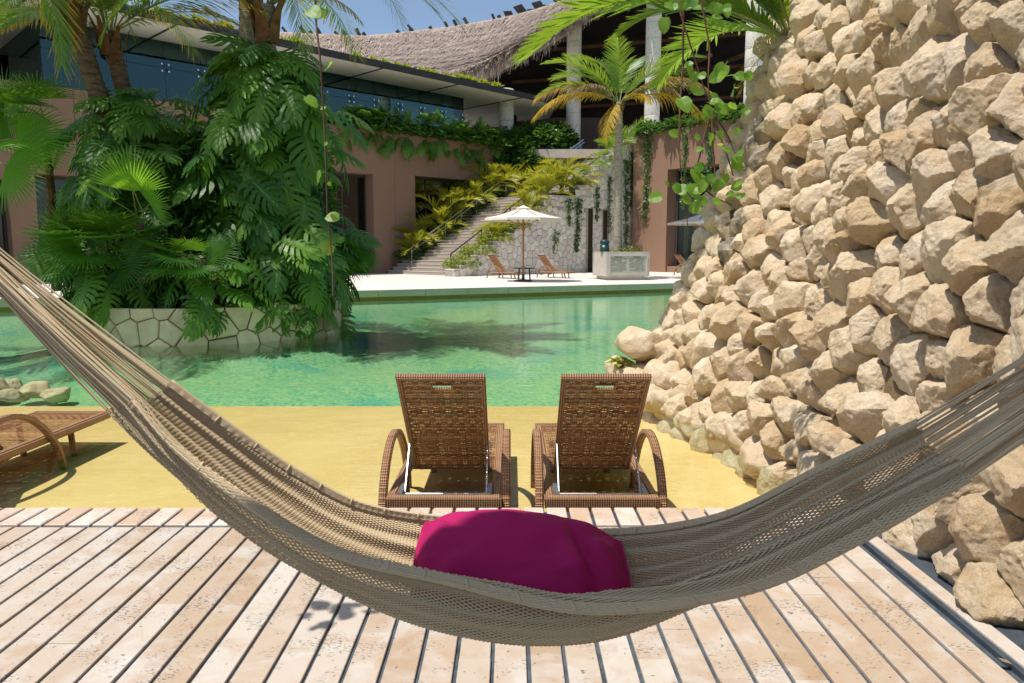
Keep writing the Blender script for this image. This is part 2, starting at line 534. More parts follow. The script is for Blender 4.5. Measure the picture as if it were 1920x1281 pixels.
def m_thatch():
    m, nt, out = nodes('palm_thatch')
    co = coords(nt, 'World')
    n1 = noise_(nt, co, 0.7, 5, 0.6)
    n2 = noise_(nt, co, 9.0, 4, 0.7)
    c = mixc(nt, (0.40, 0.325, 0.28), (0.29, 0.23, 0.20), ramp(nt, n1, [(0.35, (0, 0, 0)), (0.65, (1, 1, 1))]))
    c = mixc(nt, c, (0.56, 0.47, 0.39), ramp(nt, n2, [(0.45, (0, 0, 0)), (0.75, (0.9, 0.9, 0.9))]))
    c = mixc(nt, c, (0.09, 0.07, 0.06), ramp(nt, n2, [(0.28, (0.85, 0.85, 0.85)), (0.42, (0, 0, 0))]))
    pbr(nt, out, c, 0.95, 0.05)
    return m
M['thatch'] = m_thatch()
# foliage
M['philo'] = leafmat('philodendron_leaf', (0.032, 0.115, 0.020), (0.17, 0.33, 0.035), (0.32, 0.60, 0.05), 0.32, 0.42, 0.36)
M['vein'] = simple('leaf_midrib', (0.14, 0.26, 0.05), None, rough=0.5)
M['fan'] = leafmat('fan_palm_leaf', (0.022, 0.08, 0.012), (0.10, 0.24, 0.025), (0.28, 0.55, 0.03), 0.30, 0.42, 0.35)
M['fan_sunlit'] = leafmat('sunlit_fan_leaf', (0.10, 0.25, 0.02), (0.20, 0.40, 0.035), (0.45, 0.80, 0.05), 0.45, 0.4, 0.4)  # brighter copy of the fan leaf, sun and backlight put into its colour
M['coco'] = leafmat('coconut_leaflet', (0.07, 0.155, 0.018), (0.16, 0.27, 0.035), (0.38, 0.52, 0.04), 0.42, 0.4, 0.5)
M['bright_frond'] = leafmat('bright_green_leaflet', (0.10, 0.22, 0.02), (0.20, 0.34, 0.04), (0.5, 0.68, 0.05), 0.42, 0.4, 0.4)
M['yellowfrond'] = leafmat('yellowing_backlit_leaflet', (0.30, 0.24, 0.03), (0.50, 0.34, 0.03), (0.85, 0.52, 0.02), 0.5, 0.5, 0.3)  # yellow fronds, and backlight painted on green leaflet tips
M['dryfrond'] = leafmat('dry_leaflet', (0.30, 0.22, 0.14), (0.40, 0.31, 0.20), (0.5, 0.33, 0.12), 0.25, 0.8, 0.1)
M['areca'] = leafmat('areca_leaflet', (0.14, 0.20, 0.018), (0.40, 0.36, 0.03), (0.55, 0.55, 0.03), 0.42, 0.4, 0.4)
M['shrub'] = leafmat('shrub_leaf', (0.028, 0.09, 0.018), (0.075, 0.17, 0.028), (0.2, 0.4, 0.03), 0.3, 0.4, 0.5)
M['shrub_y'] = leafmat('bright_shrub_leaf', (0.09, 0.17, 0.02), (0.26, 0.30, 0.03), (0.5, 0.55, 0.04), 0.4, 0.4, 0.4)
M['grape'] = leafmat('vine_leaf', (0.07, 0.18, 0.02), (0.16, 0.30, 0.04), (0.45, 0.75, 0.06), 0.45, 0.35, 0.5, rnd=0.3)
M['stem'] = simple('brown_vine_stem', (0.16, 0.085, 0.045), (0.10, 0.05, 0.03), 20, 0.7)
M['rachis'] = simple('frond_rachis', (0.22, 0.27, 0.06), (0.30, 0.30, 0.10), 4, 0.5)
def m_trunk(name, a, b, ringscale):
    m, nt, out = nodes(name)
    co = coords(nt, 'World')
    mp = N(nt, 'ShaderNodeMapping'); mp.inputs['Scale'].default_value = (3, 3, ringscale)
    nt.links.new(co, mp.inputs[0])
    n = noise_(nt, mp.outputs[0], 1.5, 6, 0.65)
    c = mixc(nt, a, b, ramp(nt, n, [(0.35, (0, 0, 0)), (0.62, (1, 1, 1))]))
    pbr(nt, out, c, 0.9, 0.1, bump_(nt, n, 0.8, 0.03))
    return m
M['trunk'] = m_trunk('palm_trunk', (0.24, 0.17, 0.11), (0.10, 0.065, 0.04), 14)
M['trunk_grey'] = m_trunk('grey_palm_trunk', (0.42, 0.37, 0.30), (0.24, 0.20, 0.16), 10)
M['boot'] = m_trunk('palm_fibre', (0.24, 0.12, 0.06), (0.12, 0.06, 0.03), 5)
# wicker
def m_wicker(name, a, b, sx, sz):
    m, nt, out = nodes(name)
    co = coords(nt, 'Object')
    n = noise_(nt, co, 9, 5, 0.7)
    w1 = N(nt, 'ShaderNodeTexWave'); w1.bands_direction = 'X'; w1.inputs['Scale'].default_value = sx
    w2 = N(nt, 'ShaderNodeTexWave'); w2.bands_direction = 'Y'; w2.inputs['Scale'].default_value = sz
    w3 = N(nt, 'ShaderNodeTexWave'); w3.bands_direction = 'Z'; w3.inputs['Scale'].default_value = sz
    for w in (w1, w2, w3):
        nt.links.new(co, w.inputs['Vector']); w.inputs['Distortion'].default_value = 0.4
    h = math_(nt, 'ADD', math_(nt, 'MULTIPLY', w1.outputs['Fac'], 0.7), math_(nt, 'MULTIPLY', math_(nt, 'MULTIPLY', w2.outputs['Fac'], w3.outputs['Fac']), 1.0))
    c = mixc(nt, a, b, ramp(nt, math_(nt, 'ADD', math_(nt, 'MULTIPLY', h, 0.5), math_(nt, 'MULTIPLY', n, 0.4)), [(0.25, (0, 0, 0)), (0.8, (1, 1, 1))]))
    pbr(nt, out, c, 0.45, 0.4, bump_(nt, h, 0.9, 0.006))
    return m
M['wicker'] = m_wicker('brown_wicker', (0.14, 0.055, 0.022), (0.50, 0.29, 0.15), 22, 22)
M['strand'] = simple('wicker_strand', (0.30, 0.135, 0.05), (0.13, 0.055, 0.02), 14, 0.42, 0.5, kind='World')
M['strand2'] = simple('wicker_stake', (0.25, 0.11, 0.04), (0.15, 0.065, 0.025), 10, 0.5, 0.4, kind='World')
# hammock cord
def m_cord():
    m, nt, out = nodes('cotton_cord')
    co = coords(nt, 'World')
    n = noise_(nt, co, 180, 3, 0.6)
    n2 = noise_(nt, co, 4, 3, 0.5)
    c = mixc(nt, (0.82, 0.67, 0.44), (0.72, 0.575, 0.36), n2)
    c = mixc(nt, c, (0.54, 0.43, 0.28), math_(nt, 'MULTIPLY', n, 0.5))
    pbr(nt, out, c, 0.9, 0.1, bump_(nt, n, 0.4, 0.001), 0, 0.25, (0.80, 0.62, 0.36))
    return m
M['cord'] = m_cord()
def m_pillow():
    m, nt, out = nodes('magenta_cotton')
    co = coords(nt, 'Object')
    n = noise_(nt, co, 420, 2, 0.5)
    n2 = noise_(nt, co, 5, 4, 0.6)
    c = mixc(nt, (0.46, 0.013, 0.115), (0.39, 0.011, 0.105), n2)
    nrm = bump_(nt, n, 0.25, 0.0006)
    p = pbr(nt, None, c, 0.75, 0.2, nrm, 0, 0.12, (0.75, 0.01, 0.05))
    nt.links.new(p, out.inputs[0])
    return m
M['pillow'] = m_pillow()

# ================================================================== THE SETTING
g = struct(mk('ground', [(-600, -300, -1.75), (600, -300, -1.75), (600, 900, -1.75), (-600, 900, -1.75)], [(0, 1, 2, 3)], M['ground']))
# pool basin floor, near side, yellow shelf
E0 = onz(0, 561, 0.2); E1 = onz(1278, 531, 0.2)
ed = (E1 - E0).normalized()
en = Vector((-ed.y, ed.x, 0))
A0 = E0 - ed * 40; A1 = E1 + ed * 60
f0 = A0 + en * 0.2; f1 = A1 + en * 0.2
pf = struct(mk('pool_floor', [(-60, 4.0, -1.0), (60, 4.0, -1.0), (60, 13.5, -1.0), (-60, 13.5, -1.0), (60, 16, -0.9), (-60, 12.6, -0.98), (f1.x, f1.y, -0.27), (f0.x, f0.y, -0.27)], [(0, 1, 2, 3), (3, 2, 6, 7)], M['poolfloor']))
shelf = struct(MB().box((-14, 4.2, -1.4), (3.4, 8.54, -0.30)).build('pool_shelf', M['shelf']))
struct(MB().box((-14, 8.55, -1.4), (-3.6, 9.15, -0.48)).build('pool_step', M['ledge']))
struct(mk('pool_water', [(-40, 4.15, -0.10), (40, 4.15, -0.10), (40, 46, -0.10), (-40, 46, -0.10)], [(0, 1, 2, 3)], M['water']))

# far deck: its pool edge runs slantwise
E0 = onz(0, 561, 0.2); E1 = onz(1278, 531, 0.2)
ed = (E1 - E0).normalized()
en = Vector((-ed.y, ed.x, 0))
A0 = E0 - ed * 40; A1 = E1 + ed * 60
poly = [A0, A1, A1 + en * 120, A0 + en * 120]
struct(MB().prism([(p.x, p.y) for p in poly], -0.02, 0.2).build('far_deck', M['deckfar']))
# edge of the deck: coping stones along the pool, olive waterline below
wl = struct(MB().prism([(p.x, p.y) for p in (A0 + en * 0.05, A1 + en * 0.05, A1 + en * 3, A0 + en * 3)], -0.17, -0.021).build('waterline_band', M['waterline']))
struct(MB().prism([(p.x, p.y) for p in (A0 + en * 0.08, A1 + en * 0.08, A1 + en * 3, A0 + en * 3)], -1.4, -0.171).build('pool_wall_far', M['poolfloor']))
cop = tag(thing('deck_coping', 'pale stone coping running along the far edge of the pool', 'coping', E0), kind='structure')
del cop['category']
s = -22.0
while s < 45:
    l = U(1.3, 1.7)
    a = E0 + ed * s - E0; b = E0 + ed * (s + l - 0.012) - E0
    MB().prism([(p.x, p.y) for p in (a - en * 0.04, b - en * 0.04, b + en * 0.0, a + en * 0.0)], -0.02 + U(-.002, .002) - 0.2, 0.003 + U(0, .004)).build('coping_stone', M['deckfront'], cop)
    s += l

# ---------------------------------------------------------------- near deck of travertine planks
deck = struct(bpy.data.objects.new('deck', None)); COL.objects.link(deck)
deck['label'] = 'travertine plank deck with grey joints in front of the pool'
PIT = 0.1325; GAP = 0.0165; DK = 0.013
MB().box((-6, -3.0, -0.25), (1.785, 3.935, -DK)).build('joint_mortar', M['mortar_blue'], deck)
MB().box((-6, 3.936, -0.30), (1.785, 4.20, -DK)).build('joint_mortar', M['slate_strip'], deck)
MB().box((1.835, -3.0, -0.0339), (1.8615, 4.20, -0.010)).build('drain_shade', M['slate_strip'], deck)  # dark strip put in for the shade on the slot's right wall
MB().box((1.786, -3.0, -0.25), (4.5, 4.20, -0.034)).build('drain_bed', M['mortar_blue'], deck)
MB().box((1.94, -3.0, -0.033), (4.5, 4.20, -0.010)).build('slate_strip', M['slate_strip'], deck)
x1 = 1.775
row = 0
while x1 > -4.3:
    x0 = x1 - PIT + GAP
    yy = U(-0.3, 0.6)
    off = [1.3]
    y = 1.2 - U(0, 0.9)
    while y < 3.93:
        L = random.choice([0.62, 0.85, 1.1, 1.4, 1.8])
        y2 = min(y + L, 3.93)
        if y2 > 1.4:
            j = U(-0.0015, 0.0015)
            MB().bbox((x0 + U(-.0012, .0012), y + 0.0009, -DK - 0.02), (x1 + U(-.0012, .0012), y2 - 0.0009, j), 0.0022).build('plank', M['trav'], deck)
        y = y2
    # coping stones over the pool edge, same pitch
    MB().bbox((x0 + 0.001, 3.965, -0.05), (x1 - 0.001, 4.24, 0.001 + U(-.001, .001)), 0.005).build('coping_plank', M['trav_pale'], deck)
    x1 -= PIT
    row += 1
y = 1.2
while y < 4.2:
    L = random.choice([0.5, 0.75, 0.6])
    MB().bbox((1.862, y + .001, -0.031), (1.935, min(y + L, 4.22) - .001, 0.0), 0.0025).build('plank', M['trav'], deck)
    y += L

# ---------------------------------------------------------------- Voronoi helper
def clip(poly, nx, ny, d):
    out = []
    k = len(poly)
    for i in range(k):
        a = poly[i]; b = poly[(i + 1) % k]
        da = a[0] * nx + a[1] * ny - d; db = b[0] * nx + b[1] * ny - d
        if da <= 0: out.append(a)
        if (da < 0 < db) or (db < 0 < da):
            t = da / (da - db)
            out.append((a[0] + (b[0] - a[0]) * t, a[1] + (b[1] - a[1]) * t))
    return out
def voronoi(pts, bounds, near=26, xs=1.0):
    P = np.array(pts)
    cells = []
    for i in range(len(P)):
        poly = list(bounds)
        dd = ((P - P[i]) ** 2).sum(1)
        for j in np.argsort(dd)[1:near]:
            nx, ny = P[j] - P[i]
            d = (P[j] @ P[j] - P[i] @ P[i]) / 2
            poly = clip(poly, nx, ny, d)
            if len(poly) < 3: break
        cells.append(poly)
    return cells
def darts(x0, x1, y0, y1, rmin, rmax, tries, ay=1.0, inside=None):
    pts = []; rs = []
    arr = np.zeros((0, 2)); ra = np.zeros(0)
    for _ in range(tries):
        x, y = U(x0, x1), U(y0, y1)
        if inside and not inside(x, y): continue
        r = U(rmin, rmax)
        if len(pts):
            dx = arr[:, 0] - x; dy = (arr[:, 1] - y) * ay
            if np.any(dx * dx + dy * dy < ((ra + r) * 0.98) ** 2): continue
        pts.append((x, y)); rs.append(r)
        arr = np.array(pts); ra = np.array(rs)
    return pts
def centroid(poly):
    return (sum(p[0] for p in poly) / len(poly), sum(p[1] for p in poly) / len(poly))
def inset(poly, g):
    """shrink a convex polygon by distance g"""
    c = centroid(poly)
    out = list(poly)
    k = len(poly)
    area = sum(poly[i][0] * poly[(i + 1) % k][1] - poly[(i + 1) % k][0] * poly[i][1] for i in range(k))
    sg = 1 if area > 0 else -1
    for i in range(k):
        a = poly[i]; b = poly[(i + 1) % k]
        ex, ey = b[0] - a[0], b[1] - a[1]
        l = math.hypot(ex, ey)
        if l < 1e-6: continue
        nx, ny = sg * ey / l, -sg * ex / l
        out = clip(out, nx, ny, nx * a[0] + ny * a[1] - g)
        if len(out) < 3: return None
    return out
def stone_piece(name, poly, fmap, gap, thick, bev, mat, parent):
    p1 = inset(poly, gap)
    if not p1: return None
    p2 = inset(p1, bev)
    if not p2 or len(p2) < 3: return None
    # resample both outlines by angle about the centroid so that the rings match
    c = centroid(p2)
    def radial(pl, a):
        dx, dy = math.cos(a), math.sin(a)
        best = 1e9
        k = len(pl)
        for i in range(k):
            ax, ay = pl[i][0] - c[0], pl[i][1] - c[1]
            bx, by = pl[(i + 1) % k][0] - c[0], pl[(i + 1) % k][1] - c[1]
            den = dx * (by - ay) - dy * (bx - ax)
            if abs(den) < 1e-9: continue
            t = (ax * (by - ay) - ay * (bx - ax)) / den
            s_ = (ax * dy - ay * dx) / den
            if t > 0 and -1e-6 <= s_ <= 1 + 1e-6: best = min(best, t)
        return best
    angs = sorted([math.atan2(q[1] - c[1], q[0] - c[0]) + U(-.02, .02) for q in p1])
    if len(angs) < 3: return None
    V = []; k = len(angs)
    for pl, dep, w in ((p1, 0.0, 1), (p1, thick * 0.72, 1), (p2, thick, 1)):
        for a in angs:
            r = radial(pl, a)
            if r > 1e8: return None
            r *= 0.985
            V.append(fmap(c[0] + r * math.cos(a), c[1] + r * math.sin(a), dep))
    V.append(fmap(c[0], c[1], thick * U(1.0, 1.25)))
    F = []
    for r in range(2):
        for i in range(k):
            F.append((r * k + i, r * k + (i + 1) % k, (r + 1) * k + (i + 1) % k, (r + 1) * k + i))
    for i in range(k):
        F.append((2 * k + i, 2 * k + (i + 1) % k, 3 * k))
    return mk(name, V, F, mat, parent)

# ---------------------------------------------------------------- the big rock wall on the right
def icosphere(n):
    import bmesh
    bm = bmesh.new()
    bmesh.ops.create_icosphere(bm, subdivisions=n, radius=1.0)
    bm.verts.ensure_lookup_table()
    V = np.array([v.co[:] for v in bm.verts]); F = [tuple(v.index for v in f.verts) for f in bm.faces]
    bm.free()
    return V, F
ICO4 = icosphere(4)
ICO5 = icosphere(5)
def rock_mesh(planes, dists, size, seed, rough=1.0, p=16, ico=ICO4):
    D, F = ico
    Nn = np.array(planes); dd = np.array(dists)
    q = np.maximum(D @ Nn.T, 1e-4) / dd
    r = (q ** p).sum(1) ** (-1.0 / p)
    V = D * r[:, None]
    o = Vector((seed * 3.17, seed * 1.71, seed * 2.3))
    amp = 0.026 * min(size, 0.45) * rough
    for i in range(len(V)):
        v = Vector(V[i])
        n1 = mn.noise(v * (2.6 / size) + o)
        n2 = mn.noise(v * (7.0 / size) + o)
        n3 = abs(mn.noise(v * (4.2 / size) - o))
        n4 = mn.noise(v * (16.0 / size) + o)
        V[i] += D[i] * amp * (n1 * 0.5 + n2 * 0.8 - n3 * 1.3 + n4 * 0.75)
    return V, F
base_pts = [(2.40, -0.6), (2.20, 1.2), (2.08, 2.4), (2.04, 3.4), (2.00, 4.4), (1.97, 5.2), (1.93, 6.0), (1.77, 6.8), (1.64, 7.5), (1.60, 8.3), (1.72, 9.1), (2.2, 9.8), (3.0, 10.3), (4.2, 10.6)]
BP = np.array(base_pts)
# smooth resample
def catmull(P, m=24):
    out = []
    Q = np.vstack([2 * P[0] - P[1], P, 2 * P[-1] - P[-2]])
    for i in range(1, len(Q) - 2):
        for k in range(m):
            t = k / m
            out.append(0.5 * ((2 * Q[i]) + (-Q[i - 1] + Q[i + 1]) * t + (2 * Q[i - 1] - 5 * Q[i] + 4 * Q[i + 1] - Q[i + 2]) * t * t + (-Q[i - 1] + 3 * Q[i] - 3 * Q[i + 1] + Q[i + 2]) * t ** 3))
    out.append(P[-1])
    return np.array(out)
BC = catmull(BP)
BL = np.concatenate([[0], np.cumsum(np.linalg.norm(np.diff(BC, axis=0), axis=1))])
def curve(u):
    x = np.interp(u, BL, BC[:, 0]); y = np.interp(u, BL, BC[:, 1])
    x2 = np.interp(u + 0.15, BL, BC[:, 0]); y2 = np.interp(u + 0.15, BL, BC[:, 1])
    x3 = np.interp(u - 0.15, BL, BC[:, 0]); y3 = np.interp(u - 0.15, BL, BC[:, 1])
    t = Vector((x2 - x3, y2 - y3, 0)).normalized()
    n = Vector((-t.y, t.x, 0))          # outward (to the left, the pool side)
    return Vector((x, y, 0)), t, n
def lean(v, u=99.0):
    k = float(np.interp(u, [3.0, 5.5, 8.5], [0.28, 0.55, 1.0]))
    return k * (0.40 * max(v + 0.3, 0) ** 0.9 - 0.13)
def wallpt(u, v, c=0.0):
    C, t, n = curve(u)
    slope = 0.36
    nn = Vector((n.x, n.y, slope)).normalized()
    return C - n * lean(v, u) + Vector((0, 0, v)) + nn * c
rockwall = thing('rock_wall', 'tall leaning wall of rough beige limestone boulders at the right of the pool', 'rock wall', (2.0, 5.0, 0))
RW = Vector((2.0, 5.0, 0))
pts = darts(0.9, BL[-1] - 0.3, -0.55, 5.0, 0.20, 0.28, 420, 1.2)
def more(pts, r0, tries, rsm):
    arr = list(pts); rad0 = [0.20] * len(arr)
    for _ in range(tries):
        x, y = U(0.9, BL[-1] - 0.3), U(-0.55, 5.0); r = U(r0, rsm)
        A_ = np.array(arr); dx = A_[:, 0] - x; dy = (A_[:, 1] - y) * 1.18
        if np.any(dx * dx + dy * dy < ((np.array(rad0) + r) * 0.95) ** 2): continue
        arr.append((x, y)); rad0.append(r)
    return arr
pts = more(pts, 0.11, 2500, 0.18)
pts = [p for p in pts]
def fill(pts, tries):
    arr = list(pts)
    for _ in range(tries):
        x, y = U(0.9, BL[-1] - 0.3), U(-0.55, 5.0)
        A_ = np.array(arr); d2 = (A_[:, 0] - x) ** 2 + ((A_[:, 1] - y) * 1.2) ** 2
        if d2.min() < 0.215 ** 2: continue
        arr.append((x, y))
    return arr
pts = fill(pts, 5000)
cells = voronoi(pts, [(0.4, -0.75), (BL[-1], -0.75), (BL[-1], 5.3), (0.4, 5.3)])
cand = []
for poly in cells:
    if len(poly) < 3: continue
    c = centroid(poly)
    P = wallpt(c[0], c[1])
    q = proj(P)
    if q is None: continue
    C, t, n = curve(c[0])
    view = (EYE - P).normalized()
    if Vector((n.x, n.y, 0.36)).normalized().dot(view) < -0.35: continue
    ex = max(abs(a[0] - c[0]) for a in poly) * FPX / q[2] + 25
    if q[0] < 900 or q[0] > 1920 + ex + 40 or q[1] < -ex - 60 or q[1] > 1281 + ex: continue
    cand.append((q[2], poly, c, P))
cand.sort(key=lambda a: a[0])
nrock = 0
restV = []; restF = []
def emit_rock(V, F, P, dark):
    global nrock
    if nrock < 296:
        o = mk('rock', V, F, M['rock_dark'] if dark else M['rock'], rockwall, True, loc=P - RW)
        o.data.set_sharp_from_angle(angle=rad(24))
        nrock += 1
    else:
        n0 = len(restV)
        restV.extend([tuple(Vector(v) + P - RW) for v in V])
        restF.extend([tuple(i + n0 for i in f) for f in F])
for k, (dist, poly, c, P) in enumerate(cand):
    C, t, n = curve(c[0])
    nn = Vector((n.x, n.y, 0.36)).normalized()
    upv = nn.cross(t) if nn.cross(t).z > 0 else t.cross(nn)
    planes = []; ds = []
    kk = len(poly)
    w = 0
    for i in range(kk):
        a = poly[i]; b = poly[(i + 1) % kk]
        ex, ey = b[0] - a[0], b[1] - a[1]
        l = math.hypot(ex, ey)
        if l < 0.01: continue
        nx, ny = ey / l, -ex / l
        d = nx * (a[0] - c[0]) + ny * (a[1] - c[1])
        if d < 0: nx, ny, d = -nx, -ny, -d
        w = max(w, d)
        tl = U(-0.05, 0.38)
        m3 = (t * nx + upv * ny) * math.cos(tl) + nn * math.sin(tl)
        planes.append(m3[:]); ds.append(max(d * U(0.95, 1.06) - 0.010, 0.03) + 0.0)
    size = max(w, 0.1)
    a00 = U(0, 2 * PI)
    nfac = random.randint(3, 5)
    for q_ in range(nfac):
        a = a00 + 2 * PI * q_ / nfac + U(-.5, .5); tl = U(0.3, 0.95)
        m3 = (t * math.cos(a) + upv * math.sin(a)) * math.sin(tl) + nn * math.cos(tl)
        planes.append(m3[:]); ds.append(size * U(0.50, 0.85))
    planes.append(nn[:]); ds.append(size * U(0.48, 0.75))
    planes.append((-nn)[:]); ds.append(0.24)
    # chisel: small cuts that take off corners and edges
    Pn = np.array(planes); Dn = np.array(ds)
    for _ in range(7):
        d = nn + t * random.gauss(0, .95) + upv * random.gauss(0, .95)
        d.normalize()
        sup = 1.0 / np.max(np.maximum(Pn @ np.array(d), 1e-4) / Dn)
        planes.append(d[:]); ds.append(sup * U(0.74, 0.96))
    V, F = rock_mesh(planes, ds, size * 2, k * 0.37 + 3.1, 1.0, random.choice([70, 110, 160]), ICO5 if dist < 5.6 else ICO4)
    q = proj(P)
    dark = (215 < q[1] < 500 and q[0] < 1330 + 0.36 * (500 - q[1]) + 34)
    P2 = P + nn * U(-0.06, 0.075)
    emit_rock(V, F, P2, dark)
# the low tail of boulders that steps down into the pool
tail = [(1205, 648, 8.35, 0.34, 0.20, .1), (1190, 705, 8.3, 0.22, 0.16, 0), (1250, 712, 8.0, 0.32, 0.20, .2), (1268, 613, 8.6, 0.17, 0.24, .3), (1298, 555, 8.7, 0.26, 0.2, -.3),
        (1300, 665, 8.0, 0.22, 0.17, 0), (1262, 758, 7.6, 0.24, 0.16, 0), (1310, 610, 8.3, 0.2, 0.18, 0.4), (1335, 455, 8.7, 0.26, 0.16, .25), (1325, 510, 8.7, .2, .17, 0), (1335, 775, 6.9, 0.2, .14, 0), (1395, 820, 6.2, 0.17, .13, 0), (1225, 690, 8.5, .2, .16, 0), (1330, 700, 7.6, .2, .17, 0), (1185, 735, 8.0, .2, .13, 0), (1225, 748, 7.8, .22, .15, .2), (1290, 738, 7.5, .22, .17, -.1), (1160, 690, 8.6, .16, .15, 0), (1300, 790, 7.1, .2, .12, 0), (1250, 660, 8.2, .18, .15, .3), (1280, 690, 7.9, .2, .17, 0), (1430, 868, 5.6, .16, .12, 0), (1365, 800, 6.5, .18, .14, .3)]
for i, (px, py, Y, rx, rz, rot) in enumerate(tail):
    P = at(px, py, Y)
    planes = []; ds = []
    for _ in range(13):
        d = Vector((random.gauss(0, 1), random.gauss(0, 1), random.gauss(0, 1))).normalized()
        planes.append(d[:]); ds.append(U(0.85, 1.05) / math.sqrt((d.x / rx) ** 2 + (d.y / 0.28) ** 2 + (d.z / rz) ** 2))
    for d in ((1, 0, 0), (-1, 0, 0), (0, 1, 0), (0, -1, 0), (0, 0, 1), (0, 0, -1)):
        planes.append(d); ds.append(rx if d[0] else rz if d[2] else 0.28)
    Pn = np.array(planes); Dn = np.array(ds)
    for _ in range(9):
        d = V3(random.gauss(0, 1), random.gauss(-.5, 1), random.gauss(.4, 1)).normalized()
        sup = 1.0 / np.max(np.maximum(Pn @ np.array(d), 1e-4) / Dn)
        planes.append(d[:]); ds.append(sup * U(0.78, 0.95))
    V, F = rock_mesh(planes, ds, 0.4, 50 + i, 1.0, 90)
    R = np.array(Matrix.Rotation(rot, 3, 'Y'))
    emit_rock(V @ R.T, F, P, False)
if restV:
    tag(mk('rock_rubble', restV, restF, M['rock'], rockwall, True), kind='stuff')
# mortar bed behind the rocks
us = np.arange(0.3, BL[-1] + 0.01, 0.07); vs = np.arange(-0.8, 5.3, 0.07)
V = []
for u in us:
    for v in vs:
        p = wallpt(u, v, -0.065)
        n_ = mn.noise(p * 3.0) * 0.05 + mn.noise(p * 11.0) * 0.02
        C, t, n = curve(u)
        V.append(tuple(p + n * n_ - RW))
nv = len(vs)
F = [(i * nv + j, i * nv + j + 1, (i + 1) * nv + j + 1, (i + 1) * nv + j) for i in range(len(us) - 1) for j in range(nv - 1)]
mk('mortar_bed', V, F, M['rock_mortar'], rockwall, True)
# solid back so that no light leaks through

# ================================================================== BUILDING
e45 = Vector((1, 1, 0)).normalized()
w45 = Vector((1, -1, 0)).normalized()
WL = onz(700, 512, 0.2) + w45 * 1.25        # a point on the left wing's wall line
def lw(px, py):
    return onpl(px, py, WL, w45)
def ls(px, py=400):                         # distance along the left wall
    return (lw(px, py) - WL).dot(e45)
def LW(s, z, out=0.0):
    p = WL + e45 * s + w45 * out
    return Vector((p.x, p.y, z))
def wallbox(mb, s0, s1, z0, z1, o0, o1):
    n = len(mb.v)
    for z in (z0, z1):
        for s_, o_ in ((s0, o1), (s1, o1), (s1, o0), (s0, o0)):
            mb.v.append(tuple(LW(s_, z, o_) - WL))
    for q in ((3, 2, 1, 0), (4, 5, 6, 7), (0, 1, 5, 4), (1, 2, 6, 5), (2, 3, 7, 6), (3, 0, 4, 7)):
        mb.face(*[n + k for k in q])
    return mb
WTOP = 8.15
left = thing('resort_building', 'terracotta resort wing with glazed upper floor under a white slab canopy', 'building', WL)
S0 = ls(-420); S1 = ls(940)
openings = [(ls(-260), ls(-130), 4.3), (ls(-110), ls(19), 4.3), (ls(70), ls(230), 4.6), (ls(330), ls(480), 5.0), (ls(560), ls(701), 5.72), (ls(779), ls(905), 5.85)]
TH_ = 0.9
# dark backing, then separate render panels with fine joints, piers between openings
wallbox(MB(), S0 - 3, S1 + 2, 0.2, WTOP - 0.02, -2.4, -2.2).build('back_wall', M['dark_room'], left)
cuts = sorted([o[0] for o in openings] + [o[1] for o in openings])
segs = []
prev = S0 - 3
for a, b, h in openings:
    segs.append((prev, a, 0.2)); segs.append((a, b, h)); prev = b
segs.append((prev, S1 + 0.3, 0.2))
for a, b, h in segs:
    n = max(1, round((b - a) / 1.75))
    for k in range(n):
        x0 = lerp(a, b, k / n) + (0.008 if k else 0); x1_ = lerp(a, b, (k + 1) / n) - (0.008 if k < n - 1 else 0)
        wallbox(MB(), x0, x1_, h, WTOP, -TH_, 0.0).build('wall_panel', M['terracotta'], left)
    if h > 1:       # opening: glazing with dark frame
        d = wallbox(MB(), a + 0.05, b - 0.05, 0.22, h - 0.02, -0.80, -0.78).build('glass_door', M['doorglass'], left)
        fr = MB()
        nn_ = max(2, round((b - a) / 1.4))
        for k in range(nn_ + 1):
            xk = lerp(a + 0.06, b - 0.06, k / nn_)
            wallbox(fr, xk - 0.04, xk + 0.04, 0.21, h - 0.01, -0.84, -0.74)
        wallbox(fr, a, b, h - 0.14, h - 0.015, -0.835, -0.745)
        fr.build('door_frame', M['dark_metal'], d)
# wall continuing darker behind the stairs
wallbox(MB(), S1 + 0.32, S1 + 8, 0.2, WTOP - 0.01, -1.4, -0.5).build('wall_panel', M['terracotta'], left)
# upper floor slab / planter ledge
wallbox(MB(), S0 - 3, S1 + 10, WTOP + 0.0, WTOP + 0.14, -12, -2.75).build('upper_floor', M['soffit'], left)
wallbox(MB(), S0 - 3, S1, WTOP - 0.25, WTOP - 0.1, -2.74, -0.91).build('ledge_soil', M['soil'], left)
# canopy
CZ = 11.6
K0 = onz(292, 32, CZ); K1 = onz(1017, 188, CZ)
kd = (K1 - K0).normalized(); kn = Vector((-kd.y, kd.x, 0))
c0 = K0 - kd * 24; c1 = K1 + kd * 1.5
cp = [c0, c1, c1 + kn * 3.8 + kd * 3.6, c1 + kn * 16 + kd * 4, c0 + kn * 16]
mbx = MB().prism([(p.x - WL.x, p.y - WL.y) for p in cp], CZ - 0.08 - 0.2, CZ - 0.2 + 0.18)
mbx.build('canopy_slab', M['soffit'], left)
fa = MB()
for a, b in ((c0, c1), (c1, cp[2])):
    d = (b - a).normalized(); n_ = Vector((d.y, -d.x, 0))
    fa.prism([(p.x - WL.x, p.y - WL.y) for p in (a + n_ * 0.002, a + n_ * 0.14, b + n_ * 0.14, b + n_ * 0.002)], CZ - 0.14 - 0.2, CZ + 0.2 - 0.2)
fa.build('canopy_fascia', M['fascia'], left)
